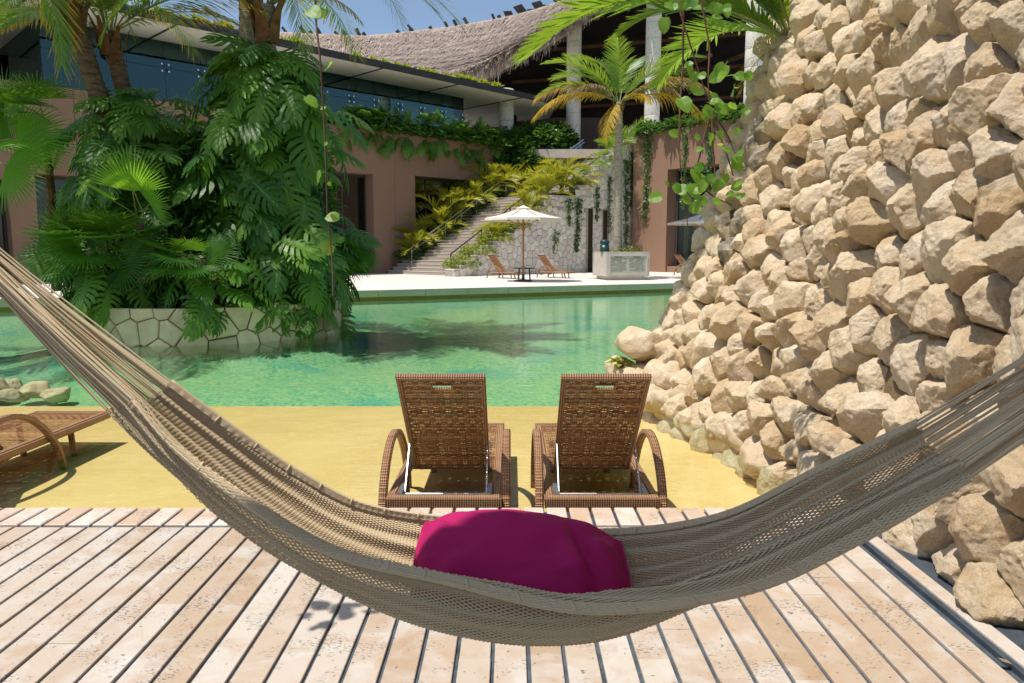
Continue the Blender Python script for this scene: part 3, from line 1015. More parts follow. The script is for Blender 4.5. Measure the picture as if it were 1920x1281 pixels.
# soffit joints
L_ = (c1 - c0).length
k = 2.5
while k < L_:
    a = c0 + kd * k
    b = a + kn * 15.5
    MB().prism([(p.x - WL.x, p.y - WL.y) for p in (a, a + kd * 0.09, b + kd * 0.09, b)], CZ - 0.12 - 0.2, CZ - 0.084 - 0.2).build('soffit_joint', M['fascia'], left)
    k += 5.6
a = c0 + kn * 7.5; b = c1 + kn * 7.5
# glazing of the upper floor, pane by pane, with point fittings
GS0 = ls(118, 170); GS1 = ls(925, 200)
npane = round((GS1 - GS0) / 1.75)
pw = (GS1 - GS0) / npane
GZ0 = WTOP + 0.15; GZ1 = CZ - 0.1
for k in range(4):
    a_, b_ = -2.90 - k * 2.1, -2.90 - (k + 1) * 2.1 + 0.02
    wallbox(MB(), GS0 - 0.02, GS0, GZ0, GZ1, b_, a_).build('window_pane', M['glass'], left)
for k in range(npane):
    for (za, zb) in ((GZ0, GZ0 + 1.95), (GZ0 + 1.965, GZ1)):
        wallbox(MB(), GS0 + k * pw + 0.008, GS0 + (k + 1) * pw - 0.008, za, zb, -2.87, -2.85).build('window_pane', M['glass'], left)
for k in range(0, npane + 1):
    s_ = GS0 + k * pw
    if s_ < ls(300): continue
    f = wallbox(MB(), s_ - 0.012, s_ + 0.012, GZ0, GZ1, -3.2, -2.91).build('glass_fin', M['railglass'], left)
    sp = MB()
    for ds_ in (-0.16, 0.16):
        for dz in (-0.16, 0.16):
            c = LW(s_ + ds_, GZ0 + 1.957 + dz, -2.82) - WL
            sp.tube([LW(s_, GZ0 + 1.957, -2.83) - WL, c], 0.014, 4)
            sp.tube([c, c + w45 * 0.03], 0.045, 8)
    sp.build('spider_fitting', M['steel'], left)
# a dim room behind the glass: rear wall, inner columns, ceiling beams
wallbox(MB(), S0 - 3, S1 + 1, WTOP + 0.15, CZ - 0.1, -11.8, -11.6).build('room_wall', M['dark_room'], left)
wallbox(MB(), S0 - 3, GS0 - 0.6, WTOP + 0.15, CZ - 0.1, -11.5, -11.3).build('bounce_wall', M['soffit'], left)  # pale wall section added to bounce light onto the canopy underside
for k in range(7):
    s_ = GS0 + 3 + k * 7.0
    wallbox(MB(), s_, s_ + 0.5, WTOP + 0.15, CZ - 0.09, -5.4, -4.9).build('inner_pillar', M['dark_room'], left)
    wallbox(MB(), s_ - 2, s_ - 1.2, WTOP + 0.15, WTOP + 1.1, -4.4, -3.6).build('interior_furniture', M['beam'], left)

# the right wing
QW = onz(1231, 510, 0.2)
fdir = Vector((0.6, -0.8, 0)); fnor = Vector((-0.8, -0.6, 0))
def rs(px, py=400):
    return (onpl(px, py, QW, fnor) - QW).dot(fdir)
def RWp(s, z, out=0.0):
    p = QW + fdir * s + fnor * out
    return Vector((p.x, p.y, z))
def rbox(mb, s0, s1, z0, z1, o0, o1):
    n = len(mb.v)
    for z in (z0, z1):
        for s_, o_ in ((s0, o1), (s1, o1), (s1, o0), (s0, o0)):
            mb.v.append(tuple(RWp(s_, z, o_) - QW))
    for q in ((3, 2, 1, 0), (4, 5, 6, 7), (0, 1, 5, 4), (1, 2, 6, 5), (2, 3, 7, 6), (3, 0, 4, 7)):
        mb.face(*[n + k for k in q])
    return mb
right = thing('wall_wing', 'terracotta wing with a tall dark doorway right of the stone stair wall', 'building', QW)
RT = 8.62
r0 = rs(1186); r1 = rs(1250); r2 = rs(1440); r3 = rs(1700)
rbox(MB(), r0, r1, 0.2, RT, -1.0, 0).build('wall_panel', M['terracotta'], right)
rbox(MB(), r1 + .004, r2, 6.3, RT, -1.0, 0).build('wall_panel', M['terracotta'], right)
rbox(MB(), r2 + .004, r3, 0.2, RT, -1.0, 0).build('wall_panel', M['terracotta'], right)
rbox(MB(), r1, r2, 0.21, 6.28, -3.2, -3.1).build('back_wall', M['dark_room'], right)
gd = rbox(MB(), r1 + 0.1, r2 - 0.1, 0.22, 6.25, -0.82, -0.8).build('glass_door', M['doorglass'], right)
fr = MB()
for k in range(5):
    xk = lerp(r1 + 0.14, r2 - 0.14, k / 4)
    rbox(fr, xk - 0.07, xk + 0.07, 0.21, 6.26, -0.86, -0.76)
fr.build('door_frame', M['fascia'], gd)
rbox(MB(), r1 - 0.2, r2, 0.2, 0.55, -0.6, -0.15).build('sill_bench', M['terracotta'], right)
rbox(MB(), r0, r3, RT - 0.3, RT - 0.15, -12, -1.02).build('terrace_floor', M['soffit'], right)

# upper terrace under the big thatched roof
hall = thing('thatched_hall', 'open upper hall in deep shade under the sweeping grey thatched roof', 'building', (5, 58, 8.2))
HO = Vector((5, 58, 8.2))
def hbox(a, b):
    return MB().box(Vector(a) - HO, Vector(b) - HO)
hbox((-6, 60, 7.9), (60, 62, 8.29)).build('floor_edge', M['terracotta'], hall)
hbox((-3, 50.5, 7.6), (60, 74, 8.15)).build('floor', M['tread'], hall)
bk = MB(); Lb, Rb = [], []
for px in range(780, 1960, 60):
    yr = float(np.interp(px, [400, 780, 880, 1000, 1130, 1300, 1700], [66, 57, 44, 18, -30, -110, -260]))
    pt = at(px, yr + 46, 66.0)
    Lb.append(pt - HO); Rb.append(V3(pt.x, pt.y, 7.9) - HO)
bk.strip(Lb, Rb)
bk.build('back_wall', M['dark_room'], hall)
hbox((-0.3, 60.0, 8.3), (8, 60.3, 11.8)).build('inner_wall', simple('brown_inner_wall', (0.12, 0.085, 0.07), (0.09, 0.065, 0.055), 0.5, 0.9, kind='World'), hall)
for k in range(9):
    x = 4 + k * 3.4
    b = MB().tube([V3(x, 69, 15 + k * .4) - HO, V3(x + 2.5, 52, 13.5 + k * .5) - HO], 0.16, 6)
    b.build('rafter', M['beam'], hall)
for k in range(4):
    z = 11 + k * 2.3
    MB().tube([V3(0, 66 - k * .4, z) - HO, V3(40, 62 - k, z + 1.6) - HO], 0.15, 6).build('tie_beam', M['beam'], hall)
def column(px, py, Y, z0, z1, r):
    p = at(px, py, Y)
    cobj = thing('column', '', 'column', (p.x, p.y, z0))
    z = 0.0; h = z1 - z0; i = 0
    while z < h:
        hh = min(0.98, h - z)
        MB().lathe([(r * 0.985, z), (r, z + 0.03), (r, z + hh - 0.05), (r * 0.985, z + hh - 0.015)], 20).build('drum', M['column'], cobj, True)
        z += hh; i += 1
    return cobj
cl = ['carved white column nearest the glazed wing, under the end of the canopy',
      'carved white column standing just left of the top of the staircase',
      'carved white column behind the yellow drooping palm fronds',
      'tall sunlit carved column beside the rock wall above the terracotta wing']
cs = [column(949, 230, 52.5, 8.3, 12.4, 0.52), column(1075, 230, 55, 8.3, 17.5, 0.52), column(1222, 222, 50.5, 8.3, 19, 0.5), column(1414, 130, 43.0, 8.6, 22, 0.52)]
for o, l in zip(cs, cl):
    tag(o, l, 'column', 'carved columns of the upper terrace')

# thatched roof surface: swept between ridge and eave
def pc(pts, n):
    P = catmull(np.array(pts, float), 10)
    L = np.concatenate([[0], np.cumsum(np.linalg.norm(np.diff(P, axis=0), axis=1))])
    t = np.linspace(0, L[-1], n)
    return np.stack([np.interp(t, L, P[:, i]) for i in range(P.shape[1])], 1)
ridge = [(400, 66, 66), (520, 60, 67), (600, 63, 68), (690, 66, 69), (780, 57, 70), (880, 44, 71), (1000, 18, 71), (1130, -30, 71), (1300, -110, 70), (1700, -260, 68)]
eave = [(400, 120, 52), (520, 130, 53), (620, 136, 54), (720, 140, 55), (800, 143, 55.5), (880, 130, 55), (960, 92, 54), (1060, 35, 52), (1160, -30, 50), (1500, -160, 46)]
NR = 90
R3 = [at(*p) for p in pc(ridge, NR)]; E3 = [at(*p) for p in pc(eave, NR)]
def roofpt(a, b):
    x = a * (NR - 1); i = min(int(x), NR - 2); f = x - i
    r = R3[i].lerp(R3[i + 1], f); e_ = E3[i].lerp(E3[i + 1], f)
    p = r.lerp(e_, b)
    p.z -= 0.55 * math.sin(PI * b)       # a sagging, concave slope
    return p
RO = HO
thatch = thing('thatched_roof', 'sweeping grey brown palm thatch roof with shaggy eave above the white canopy', 'roof', RO)
NB = 24
V = []
for i in range(NR):
    for j in range(NB + 1):
        V.append(tuple(roofpt(i / (NR - 1), j / NB) - RO))
for i in range(NR):
    V.append(tuple(roofpt(i / (NR - 1), 1.0) - V3(0, -0.6, 1.0) - RO))
w_ = NB + 1
F = [(i * w_ + j, i * w_ + j + 1, (i + 1) * w_ + j + 1, (i + 1) * w_ + j) for i in range(NR - 1) for j in range(NB)]
F += [(i * w_ + NB, NR * w_ + i, NR * w_ + i + 1, (i + 1) * w_ + NB) for i in range(NR - 1)]
mk('thatch_bed', V, F, M['thatch'], thatch, True)
V = []; F = []
def blade(p, d, side, up, l, w, lift, tip):
    n = len(V)
    a = p + up * lift
    b = p + d * l + up * (lift + tip)
    V.extend([tuple(a - side * w - RO), tuple(a + side * w - RO), tuple(b + side * w * 0.35 - RO), tuple(b - side * w * 0.35 - RO)])
    F.append((n, n + 1, n + 2, n + 3))
rr = random.Random(3)
for k in range(42000):
    a = rr.random() ** 0.8 * 0.93 + 0.02; b = rr.random()
    p = roofpt(a, b); q = roofpt(a, min(b + 0.05, 1.0) if b < 0.94 else 1.0)
    d = (roofpt(a, b + 0.03) - p)
    d.normalize()
    side = (roofpt(min(a + 0.01, 1), b) - p).normalized()
    up = side.cross(d); up = up if up.z > 0 else -up
    d = (d + side * rr.gauss(0, 0.09) + up * rr.gauss(0.01, 0.03)).normalized()
    # overlapping courses: blades lift towards the foot of each course
    course = (b * 9) % 1.0
    blade(p, d, side, up, rr.uniform(0.6, 1.5), rr.uniform(0.02, 0.05), 0.02 + 0.05 * course, rr.uniform(0.02, 0.08))
tag(mk('thatch_blades', V, F, M['thatch'], thatch), kind='stuff')
V = []; F = []
for k in range(15000):
    a = 0.02 + 0.96 * rr.random()
    b = 1.0 - rr.random() * 0.07
    p = roofpt(a, b)
    d = (roofpt(a, 1.0) - roofpt(a, 0.93)).normalized()
    side = (roofpt(min(a + 0.01, 1), b) - p).normalized()
    up = side.cross(d); up = up if up.z > 0 else -up
    t_ = rr.random()
    d = (d * (1 - t_ * 0.8) + V3(0, 0.1, -1.0) * t_ * 1.0 + side * rr.gauss(0, 0.10)).normalized()
    clump = 0.75 + 0.5 * mn.noise(V3(a * 160, 0, 0))
    blade(p, d, side, up, rr.uniform(0.7, 2.0) * clump, rr.uniform(0.018, 0.04), rr.uniform(-0.25, 0.15), 0)
tag(mk('thatch_fringe', V, F, M['thatch'], thatch), kind='stuff')
# dark course line above the fringe
ln = MB()
pl_ = [roofpt(i / 60, 0.885) + V3(0, -0.1, 0.16) - RO for i in range(2, 58)]
ln.tube(pl_, 0.025, 4)
ln.build('course_rope', M['log'], thatch)
# log ends and boards along the ridge
for k in range(38):
    if k in (3, 7, 12, 13, 17, 22, 23): continue
    a = 0.07 + 0.5 * k / 38 + U(-0.006, 0.006)
    p = roofpt(a, 0.0)
    l = U(0.2, 0.7)
    d = V3(U(-0.9, -0.4), -0.25, 0.85).normalized()
    big = 0.40 < a
    if big:
        l = U(0.7, 1.6)
        u_ = d.cross(V3(0, 1, 0)).normalized()
        m_ = MB()
        a0 = p - d * 0.5
        wd = U(0.25, 0.45)
        q = [a0 - u_ * wd, a0 + u_ * wd, a0 + u_ * wd + d * l, a0 - u_ * wd + d * (l - 0.3)]
        o2 = V3(0, 0.12, 0)
        n = len(m_.v)
        for off in (V3(0, 0, 0), o2):
            for x in q: m_.v.append(tuple(x + off - RO))
        for f in ((0, 1, 2, 3), (7, 6, 5, 4), (0, 4, 5, 1), (1, 5, 6, 2), (2, 6, 7, 3), (3, 7, 4, 0)): m_.face(*[n + i for i in f])
        m_.build('ridge_board', M['log'], thatch)
    else:
        MB().tube([p - d * 0.6 - RO, p + d * l - RO], U(0.11, 0.17), 8).build('ridge_log', M['log'], thatch)

# ---------------------------------------------------------------- staircase
SO = onz(728, 513, 0.2)
SW = (onz(840, 517, 0.2) - SO).dot(w45)
stair = thing('staircase', 'long tiled staircase climbing to the upper terrace between planted banks', 'staircase', SO)
TREAD = 0.325; RISE = 0.19
ZA = math.atan2(-1, 1)    # local x = width direction (1,-1), local y = climbing direction
def SP(a, b, z):          # a: along climb, b: across
    p = SO + e45 * a + w45 * b
    return Vector((p.x, p.y, z))
steps = []
a = 0.0; z = 0.2
for i in range(24):
    steps.append((a, z + RISE)); a += TREAD; z += RISE
LAND0 = a; LANDZ = z
a += 2.0
for i in range(18):
    steps.append((a, z + RISE)); a += TREAD; z += RISE
TOPA = a; TOPZ = z
Rz = Matrix.Rotation(-PI / 4, 4, 'Z')
for i, (aa, zz) in enumerate(steps):
    ln_ = TREAD * 3 if i != 23 else 3.0
    o = MB().box((0, 0, -RISE * 2 - 0.05), (SW, ln_, -0.035)).build('step', M['stairtile'], stair, loc=e45 * aa + V3(0, 0, zz - 0.2), rot=(0, 0, -PI / 4))
    MB().box((-0.001, -0.02, -0.034), (SW + 0.001, TREAD - 0.022, 0.0)).build('tread', M['tread'], o)
ld = MB().box((0, TREAD, -0.03), (SW, 2.0 + TREAD - 0.02, 0.0)).build('landing', M['tread'], stair, loc=e45 * steps[23][0] + V3(0, 0, LANDZ - 0.2), rot=(0, 0, -PI / 4))
def stz(a):
    if a < LAND0: return 0.2 + max(a, 0) * RISE / TREAD
    if a < LAND0 + 2: return LANDZ
    return LANDZ + (min(a, TOPA) - LAND0 - 2) * RISE / TREAD
# planting banks beside it
banks = struct(bpy.data.objects.new('planted_bank', None)); COL.objects.link(banks); banks.location = SO
for (b0, b1, st0) in ((-0.12, 0.92, 1.5), (SW + 0.02, SW + 1.3, 0.0)):
    mb = MB(); L = []; R = []
    for k in range(31):
        aa = st0 + (TOPA * 1.1 - st0) * k / 30
        L.append(SP(aa, b0, stz(aa) + 0.12) - SO); R.append(SP(aa, b1, stz(aa) + 0.12) - SO)
    mb.strip(L, R)
    mb.strip([p for p in R], [Vector((p.x, p.y, -0.3)) for p in R])
    mb.strip([Vector((p.x, p.y, -0.3)) for p in L], L)
    mb.build('soil_bed', M['soil'], banks)
# rails
glassrail = thing('glass_balustrade', 'stainless and glass balustrade rising along the left side of the staircase', 'balustrade', SO)
def rail(parent, nm, a0, a1, b, h, r, mat, n=12):
    pts_ = []
    ks = sorted(set([a0, a1] + [x for x in (LAND0, LAND0 + 2.0) if a0 < x < a1]))
    MB().tube([SP(k, b, stz(k) + h) - SO for k in ks], r, 8).build(nm, mat, parent)
BR = 1.05
rail(glassrail, 'top_rail', 0.9, TOPA + 0.3, BR, 0.98, 0.055, M['steel'])
rail(glassrail, 'lower_rail', 0.9, TOPA + 0.3, BR + 0.12, 0.80, 0.03, M['steel'])
kk_ = 0.9
while kk_ < TOPA - 0.3:
    k2 = min(kk_ + 1.25, TOPA + 0.2)
    if not (kk_ < LAND0 < k2) and not (kk_ < LAND0 + 2 < k2):
        mk('glass_pane', [tuple(SP(kk_ + .02, BR, stz(kk_) + 0.08) - SO), tuple(SP(k2 - .02, BR, stz(k2) + 0.08) - SO), tuple(SP(k2 - .02, BR, stz(k2) + 0.94) - SO), tuple(SP(kk_ + .02, BR, stz(kk_) + 0.94) - SO)], [(0, 1, 2, 3)], M['railglass'], glassrail)
    MB().tube([SP(kk_, BR, stz(kk_)) - SO, SP(kk_, BR, stz(kk_) + 0.96) - SO], 0.022, 6).build('post', M['steel'], glassrail)
    kk_ = k2
for nm, lab, b in (('handrail', 'thin dark metal handrail along the plants beside the terracotta wall', 0.02), ('handrail', 'dark metal handrail on posts at the right foot of the staircase', SW - 0.12)):
    hr = thing(nm, lab, 'handrail', SO)
    rail(hr, 'rail', 0.35, TOPA, b, 0.92, 0.04, M['dark_metal'])
    k = 0.35
    while k < TOPA:
        MB().tube([SP(k, b, stz(k) - 0.05) - SO, SP(k, b, stz(k) + 0.9) - SO], 0.035, 6).build('post', M['dark_metal'], hr)
        k += 2.2

# ---------------------------------------------------------------- white crazy-paved stair wall
SWP = SP(0, SW + 1.35, 0.2)
def sw_uv(px, py):
    p = onpl(px, py, SWP, w45)
    return ((p - SWP).dot(e45), p.z)
stonew = thing('stone_wall', 'white crazy-paved stone wall with a stepped top along the staircase', 'wall', SWP)
U1 = sw_uv(1196, 400)[0]
def topz(u):
    prof = [(-0.7, 0.45), (0.1, 0.75), (1.4, 1.5), (4.5, 2.9), (6.2, 4.25), (6.6, 4.55), (8.6, 4.60), (8.9, 5.1), (11.5, 6.9), (13.2, 8.1), (14.2, 8.5), (20, 8.5)]
    return float(np.interp(u, [p[0] for p in prof], [p[1] for p in prof]))
ub = np.arange(-0.7, U1 + 0.01, 0.48)
stp = []
for i in range(len(ub) - 1):
    stp.append((ub[i], ub[i + 1], topz(ub[i] + 0.2)))
bw = MB()
def swmap(u, v, c):
    p = SWP + e45 * u + w45 * c
    return Vector((p.x, p.y, v)) - SWP
niches = [(sw_uv(1098, 430)[0], sw_uv(1111, 430)[0], 0.3, 4.0), (sw_uv(1128, 430)[0], sw_uv(1141, 430)[0], 0.3, 3.95)]
def sbox(mb, u0, u1, z0, z1, c0, c1):
    n = len(mb.v)
    for z_ in (z0, z1):
        for u_, c_ in ((u0, c1), (u1, c1), (u1, c0), (u0, c0)): mb.v.append(tuple(swmap(u_, z_, c_)))
    for q in ((3, 2, 1, 0), (4, 5, 6, 7), (0, 1, 5, 4), (1, 2, 6, 5), (2, 3, 7, 6), (3, 0, 4, 7)):
        mb.face(*[n + k for k in q])
for u0, u1, zt in stp:
    nic = [q for q in niches if q[0] < (u0 + u1) / 2 < q[1]]
    if nic:
        sbox(bw, u0, u1, 0.1, zt, -0.75, -0.55)
        sbox(bw, u0, u1, nic[0][3], zt - 0.001, -0.549, 0)
    else:
        sbox(bw, u0, u1, 0.1, zt, -0.7, 0)
bw.build('wall_core', M['stone_joint'], stonew)
cap = MB()
for u0, u1, zt in stp:
    sbox(cap, u0 - 0.01, u1 + 0.005, zt + 0.001, zt + 0.05, -0.65, 0.07)
cap.build('wall_capping', M['stone_white'], stonew)
pts = darts(-0.7, U1, 0.2, 8.6, 0.125, 0.21, 14000, 1.0, lambda x, y: y < topz(x) + 0.25)
cells = voronoi(pts, [(-0.75, 0.12), (U1, 0.12), (U1, 8.9), (-0.75, 8.9)])
cnt = 0
rest_v = []; rest_f = []
for pt, poly in sorted(zip(pts, cells), key=lambda a: a[0][0]):
    if len(poly) < 3: continue
    zt = [q for q in stp if q[0] <= pt[0] < q[1]]
    if not zt: continue
    ztop = max(z_ for (a_, b_, z_) in zt)
    lo = clip(poly, 0, 1, ztop)
    for nq in niches:
        if len(lo) >= 3 and pt[1] < nq[3] + 0.3:
            c = centroid(lo)
            if c[0] < (nq[0] + nq[1]) / 2: lo2 = clip(lo, 1, 0, nq[0])
            else: lo2 = clip(lo, -1, 0, -nq[1])
            if c[1] < nq[3]: lo = lo2
            elif min(p[1] for p in lo) < nq[3]: lo = clip(lo, 0, -1, -nq[3])
    if len(lo) < 3: continue
    if cnt >= 298:
        o_ = stone_piece('stone', lo, swmap, 0.011, U(0.03, 0.055), 0.018, M['stone_white'], None)
        if o_:
            n0 = len(rest_v)
            rest_v += [tuple(v.co) for v in o_.data.vertices]; rest_f += [tuple(i_ + n0 for i_ in f_.vertices) for f_ in o_.data.polygons]
            bpy.data.objects.remove(o_)
    else:
        if stone_piece('stone', lo, swmap, 0.011, U(0.03, 0.055), 0.018, M['stone_white'], stonew): cnt += 1
if rest_v:
    tag(mk('stone_facing', rest_v, rest_f, M['stone_white'], stonew), kind='stuff')
# end return of the wall, next to the terracotta wing
eb = MB(); sbox(eb, U1, U1 + 0.6, 0.1, topz(U1), -0.7, 0.05); eb.build('wall_end', M['stone_white'], stonew)

# ================================================================== PLANTS
def frond_mesh(name, L, n, ll, up0, droop, w, hang, mat, seed, twist=0.0, vee=0.25, segs=3, rach=0.018, matr=None, sk=0.12, tip=None, tiplen=1):
    r = random.Random(seed)
    K = 16
    P = [V3(0, 0, 0)]; T = []
    for k in range(K):
        t = k / K
        an = up0 - droop * t ** 1.25
        d = V3(math.sin(twist * t) * 0.3, math.cos(an), math.sin(an)).normalized()
        T.append(d); P.append(P[-1] + d * (L / K))
    T.append(T[-1])
    mb = MB()
    mb.cur = 1
    mb.tube(P, [rach * (1.15 - 1.0 * k / K) for k in range(K + 1)], 4, cap=False)
    mb.cur = 0
    for i in range(n):
        t = sk + (1 - sk) * (i + 0.5) / n
        x = t * K; k = min(int(x), K - 1); f = x - k
        p = P[k].lerp(P[k + 1], f); tg = T[k].lerp(T[k + 1], f).normalized()
        prof = min(1.0, 0.35 + 2.6 * (t - sk)) * (1.0 - 0.62 * max(0, (t - 0.45) / 0.55) ** 1.6)
        for sd in (-1, 1):
            l = ll * prof * r.uniform(0.85, 1.08)
            X = V3(1, 0, 0)
            nrm = X.cross(tg)
            d = (X * sd * (0.85 - 0.35 * t) + tg * (0.45 + 0.5 * t) + nrm * vee * r.uniform(.6, 1.3) + V3(r.gauss(0, .06), r.gauss(0, .06), r.gauss(0, .06))).normalized()
            pos = p.copy(); Ls = []; Rs = []
            ww = w * (0.75 + 0.25 * prof)
            for s_ in range(segs + 1):
                q = s_ / segs
                wd = ww * (0.55, 1.0, 0.75, 0.08)[s_] if segs == 3 else ww * (0.7, 0.9, 0.08)[s_]
                bn = (tg * 0.9 + nrm * 0.25 * sd).normalized()
                Ls.append(pos - bn * wd); Rs.append(pos + bn * wd)
                pos = pos + d * (l / segs)
                d = (d + V3(0, 0, -1) * hang * (0.5 + q)).normalized()
            mb.strip(Ls, Rs)
            if tip:
                for q in range(tiplen): mb.m[-1 - q] = 2
    me = bpy.data.meshes.new(name)
    me.from_pydata(mb.v, [], mb.f)
    me.materials.append(mat); me.materials.append(matr or M['rachis'])
    if tip: me.materials.append(tip)
    me.polygons.foreach_set('material_index', mb.m)
    me.update()
    return me
def fan_mesh(name, n, R, spread, mat, seed, split=0.5, droop=0.25, stalk=0.9):
    r = random.Random(seed)
    mb = MB()
    mb.cur = 1
    mb.tube([V3(0, -stalk, -0.10), V3(0, -stalk * .5, -0.02), V3(0, 0, 0)], [0.02, 0.016, 0.012], 4, cap=False)
    mb.cur = 0
    for i in range(n):
        a = -spread / 2 + spread * (i + 0.5) / n
        da = spread / n / 2
        l = R * (0.82 + 0.18 * math.cos(a * 0.7)) * r.uniform(0.9, 1.05)
        tipdrop = droop * r.uniform(0.5, 1.7)
        rows = [0.02, 0.3, 0.55, 0.8, 1.0]
        Lp, Cp, Rp = [], [], []
        for q in rows:
            rr_ = l * q
            wq = rr_ * math.tan(da) if q <= split else R * split * math.tan(da) * max(0.02, (1 - q) / (1 - split)) ** 0.75
            z = 0.10 * rr_ - tipdrop * max(0, q - 0.45) ** 2 * l
            dx, dy = math.sin(a), math.cos(a)
            c = V3(dx * rr_, dy * rr_, z)
            sx = V3(dy, -dx, 0)
            Cp.append(c + V3(0, 0, 0.35 * wq)); Lp.append(c - sx * wq); Rp.append(c + sx * wq)
        mb.strip(Lp, Cp); mb.strip(Cp, Rp)
    me = bpy.data.meshes.new(name)
    me.from_pydata(mb.v, [], mb.f)
    me.materials.append(mat); me.materials.append(M['rachis'])
    me.polygons.foreach_set('material_index', mb.m)
    me.update()
    return me
def philo_mesh(name, seed, nl=8, mat=None):
    r = random.Random(seed)
    mb = MB()
    def surf(x, y):           # leaf surface height
        return 0.22 * abs(x) - 0.32 * y * y * 0.7 - 0.75 * x * x
    # midrib strip and petiole
    mb.cur = 1
    mb.strip([V3(-0.011, y, surf(0, y) + 0.006) for y in np.linspace(0, 0.95, 8)], [V3(0.011, y, surf(0, y) + 0.006) for y in np.linspace(0, 0.95, 8)])
    mb.tube([V3(0, 0, 0), V3(0, -0.25, -0.10), V3(0, -0.55, -0.34)], [0.014, 0.015, 0.018], 4, cap=False)
    mb.cur = 0
    ys = np.linspace(-0.10, 1.0, 10)
    def half(y): return 0.10 * max(0.0, math.sin(PI * min(max((y + 0.16) / 1.18, 0), 1))) ** 0.6
    for sd in (-1, 1):
        mb.strip([V3(0, y, surf(0, y)) for y in ys], [V3(sd * half(y), y, surf(half(y), y)) for y in ys])
        for k in range(nl):
            t = (k + 0.5) / nl
            y0 = -0.09 + 1.0 * t
            ang = rad(lerp(128, 24, t ** 0.85)) + r.uniform(-.07, .07)
            l = 0.50 * (0.55 + 0.45 * math.sin(PI * min(1, 0.25 + t * 0.72))) * (1.0 - 0.40 * max(0, t - 0.55)) * r.uniform(0.9, 1.08)
            w0 = 0.062 * (1 - 0.35 * t)
            Lp, Rp = [], []
            for q, wq in ((0.05, 1.1), (0.35, 0.85), (0.7, 1.0), (0.88, 0.62), (1.0, 0.05)):
                aa = ang - 0.35 * q * q
                dx, dy = sd * math.sin(aa), math.cos(aa)
                cx, cy_ = dx * l * q, y0 + dy * l * q
                px_, py_ = -dy * wq * w0 * sd, dx * wq * w0 * sd
                a_ = (cx + px_, cy_ + py_); b_ = (cx - px_, cy_ - py_)
                lift = 0.0015 * (k % 2)
                Lp.append(V3(a_[0], a_[1], surf(a_[0], a_[1]) + lift - 0.05 * q * q)); Rp.append(V3(b_[0], b_[1], surf(b_[0], b_[1]) + lift - 0.05 * q * q))
            mb.strip(Lp, Rp)
    me = bpy.data.meshes.new(name)
    me.from_pydata(mb.v, [], mb.f)
    me.materials.append(mat or M['philo']); me.materials.append(M['vein'])
    me.polygons.foreach_set('material_index', mb.m)
    me.update()
    return me
def orient(ydir, zhint):
    y = ydir.normalized()
    z = (zhint - y * zhint.dot(y))
    if z.length < 1e-4: z = y.orthogonal()
    z.normalize()
    x = y.cross(z)
    return Matrix((x, y, z)).transposed().to_quaternion()
PH = [philo_mesh('philodendron_leaf', s, n) for s, n in ((1, 8), (2, 9), (3, 7), (4, 8))]
FAN = [fan_mesh('fan_leaf', 34, 1.0, rad(200), M['fan'], 5, 0.5, 0.22), fan_mesh('fan_leaf', 40, 1.0, rad(250), M['fan'], 6, 0.45, 0.45), fan_mesh('fan_leaf', 30, 1.0, rad(170), M['fan'], 8, 0.55, 0.15)]

# ---------------------------------------------------------------- the round planted island
IC = V3(-6.0, 15.1, 0.1); IR = 2.62
isl = thing('island_planter', 'round planter island of cream fitted stones standing in the pool', 'planter', IC)
MB().lathe([(IR - 0.06, -1.3), (IR - 0.06, 0.40)], 72).build('planter_core', M['stone_cream_joint'], isl)
MB().lathe([(IR - 0.5, 0.30), (IR - 0.25, 0.41), (IR - 0.07, 0.402)], 48, cap=False).build('soil_rim', M['soil'], isl)
MB().lathe([(0.01, 0.75), (1.2, 0.6), (IR - 0.45, 0.33)], 40, cap=False).build('soil', M['soil'], isl)
mb = MB().lathe([(IR + 4.5, -1.02), (IR + 1.5, -0.62), (IR - 0.05, -0.36)], 72, cap=False)
mb.build('submerged_slope', M['poolfloor'], isl, True)
a0, a1 = rad(-205), rad(25)
pts = darts(a0 * IR, a1 * IR, -0.5, 0.5, 0.13, 0.24, 5000, 1.1)
cells = voronoi(pts, [(a0 * IR, -0.6), (a1 * IR, -0.6), (a1 * IR, 0.44), (a0 * IR, 0.44)])
def imap(u, v, c):
    a = u / IR; r = IR - 0.06 + c
    return V3(r * math.cos(a), r * math.sin(a), v)
for poly in cells:
    if len(poly) >= 3:
        stone_piece('stone', poly, imap, 0.005, U(0.05, 0.072), 0.014, M['stone_cream'], isl)

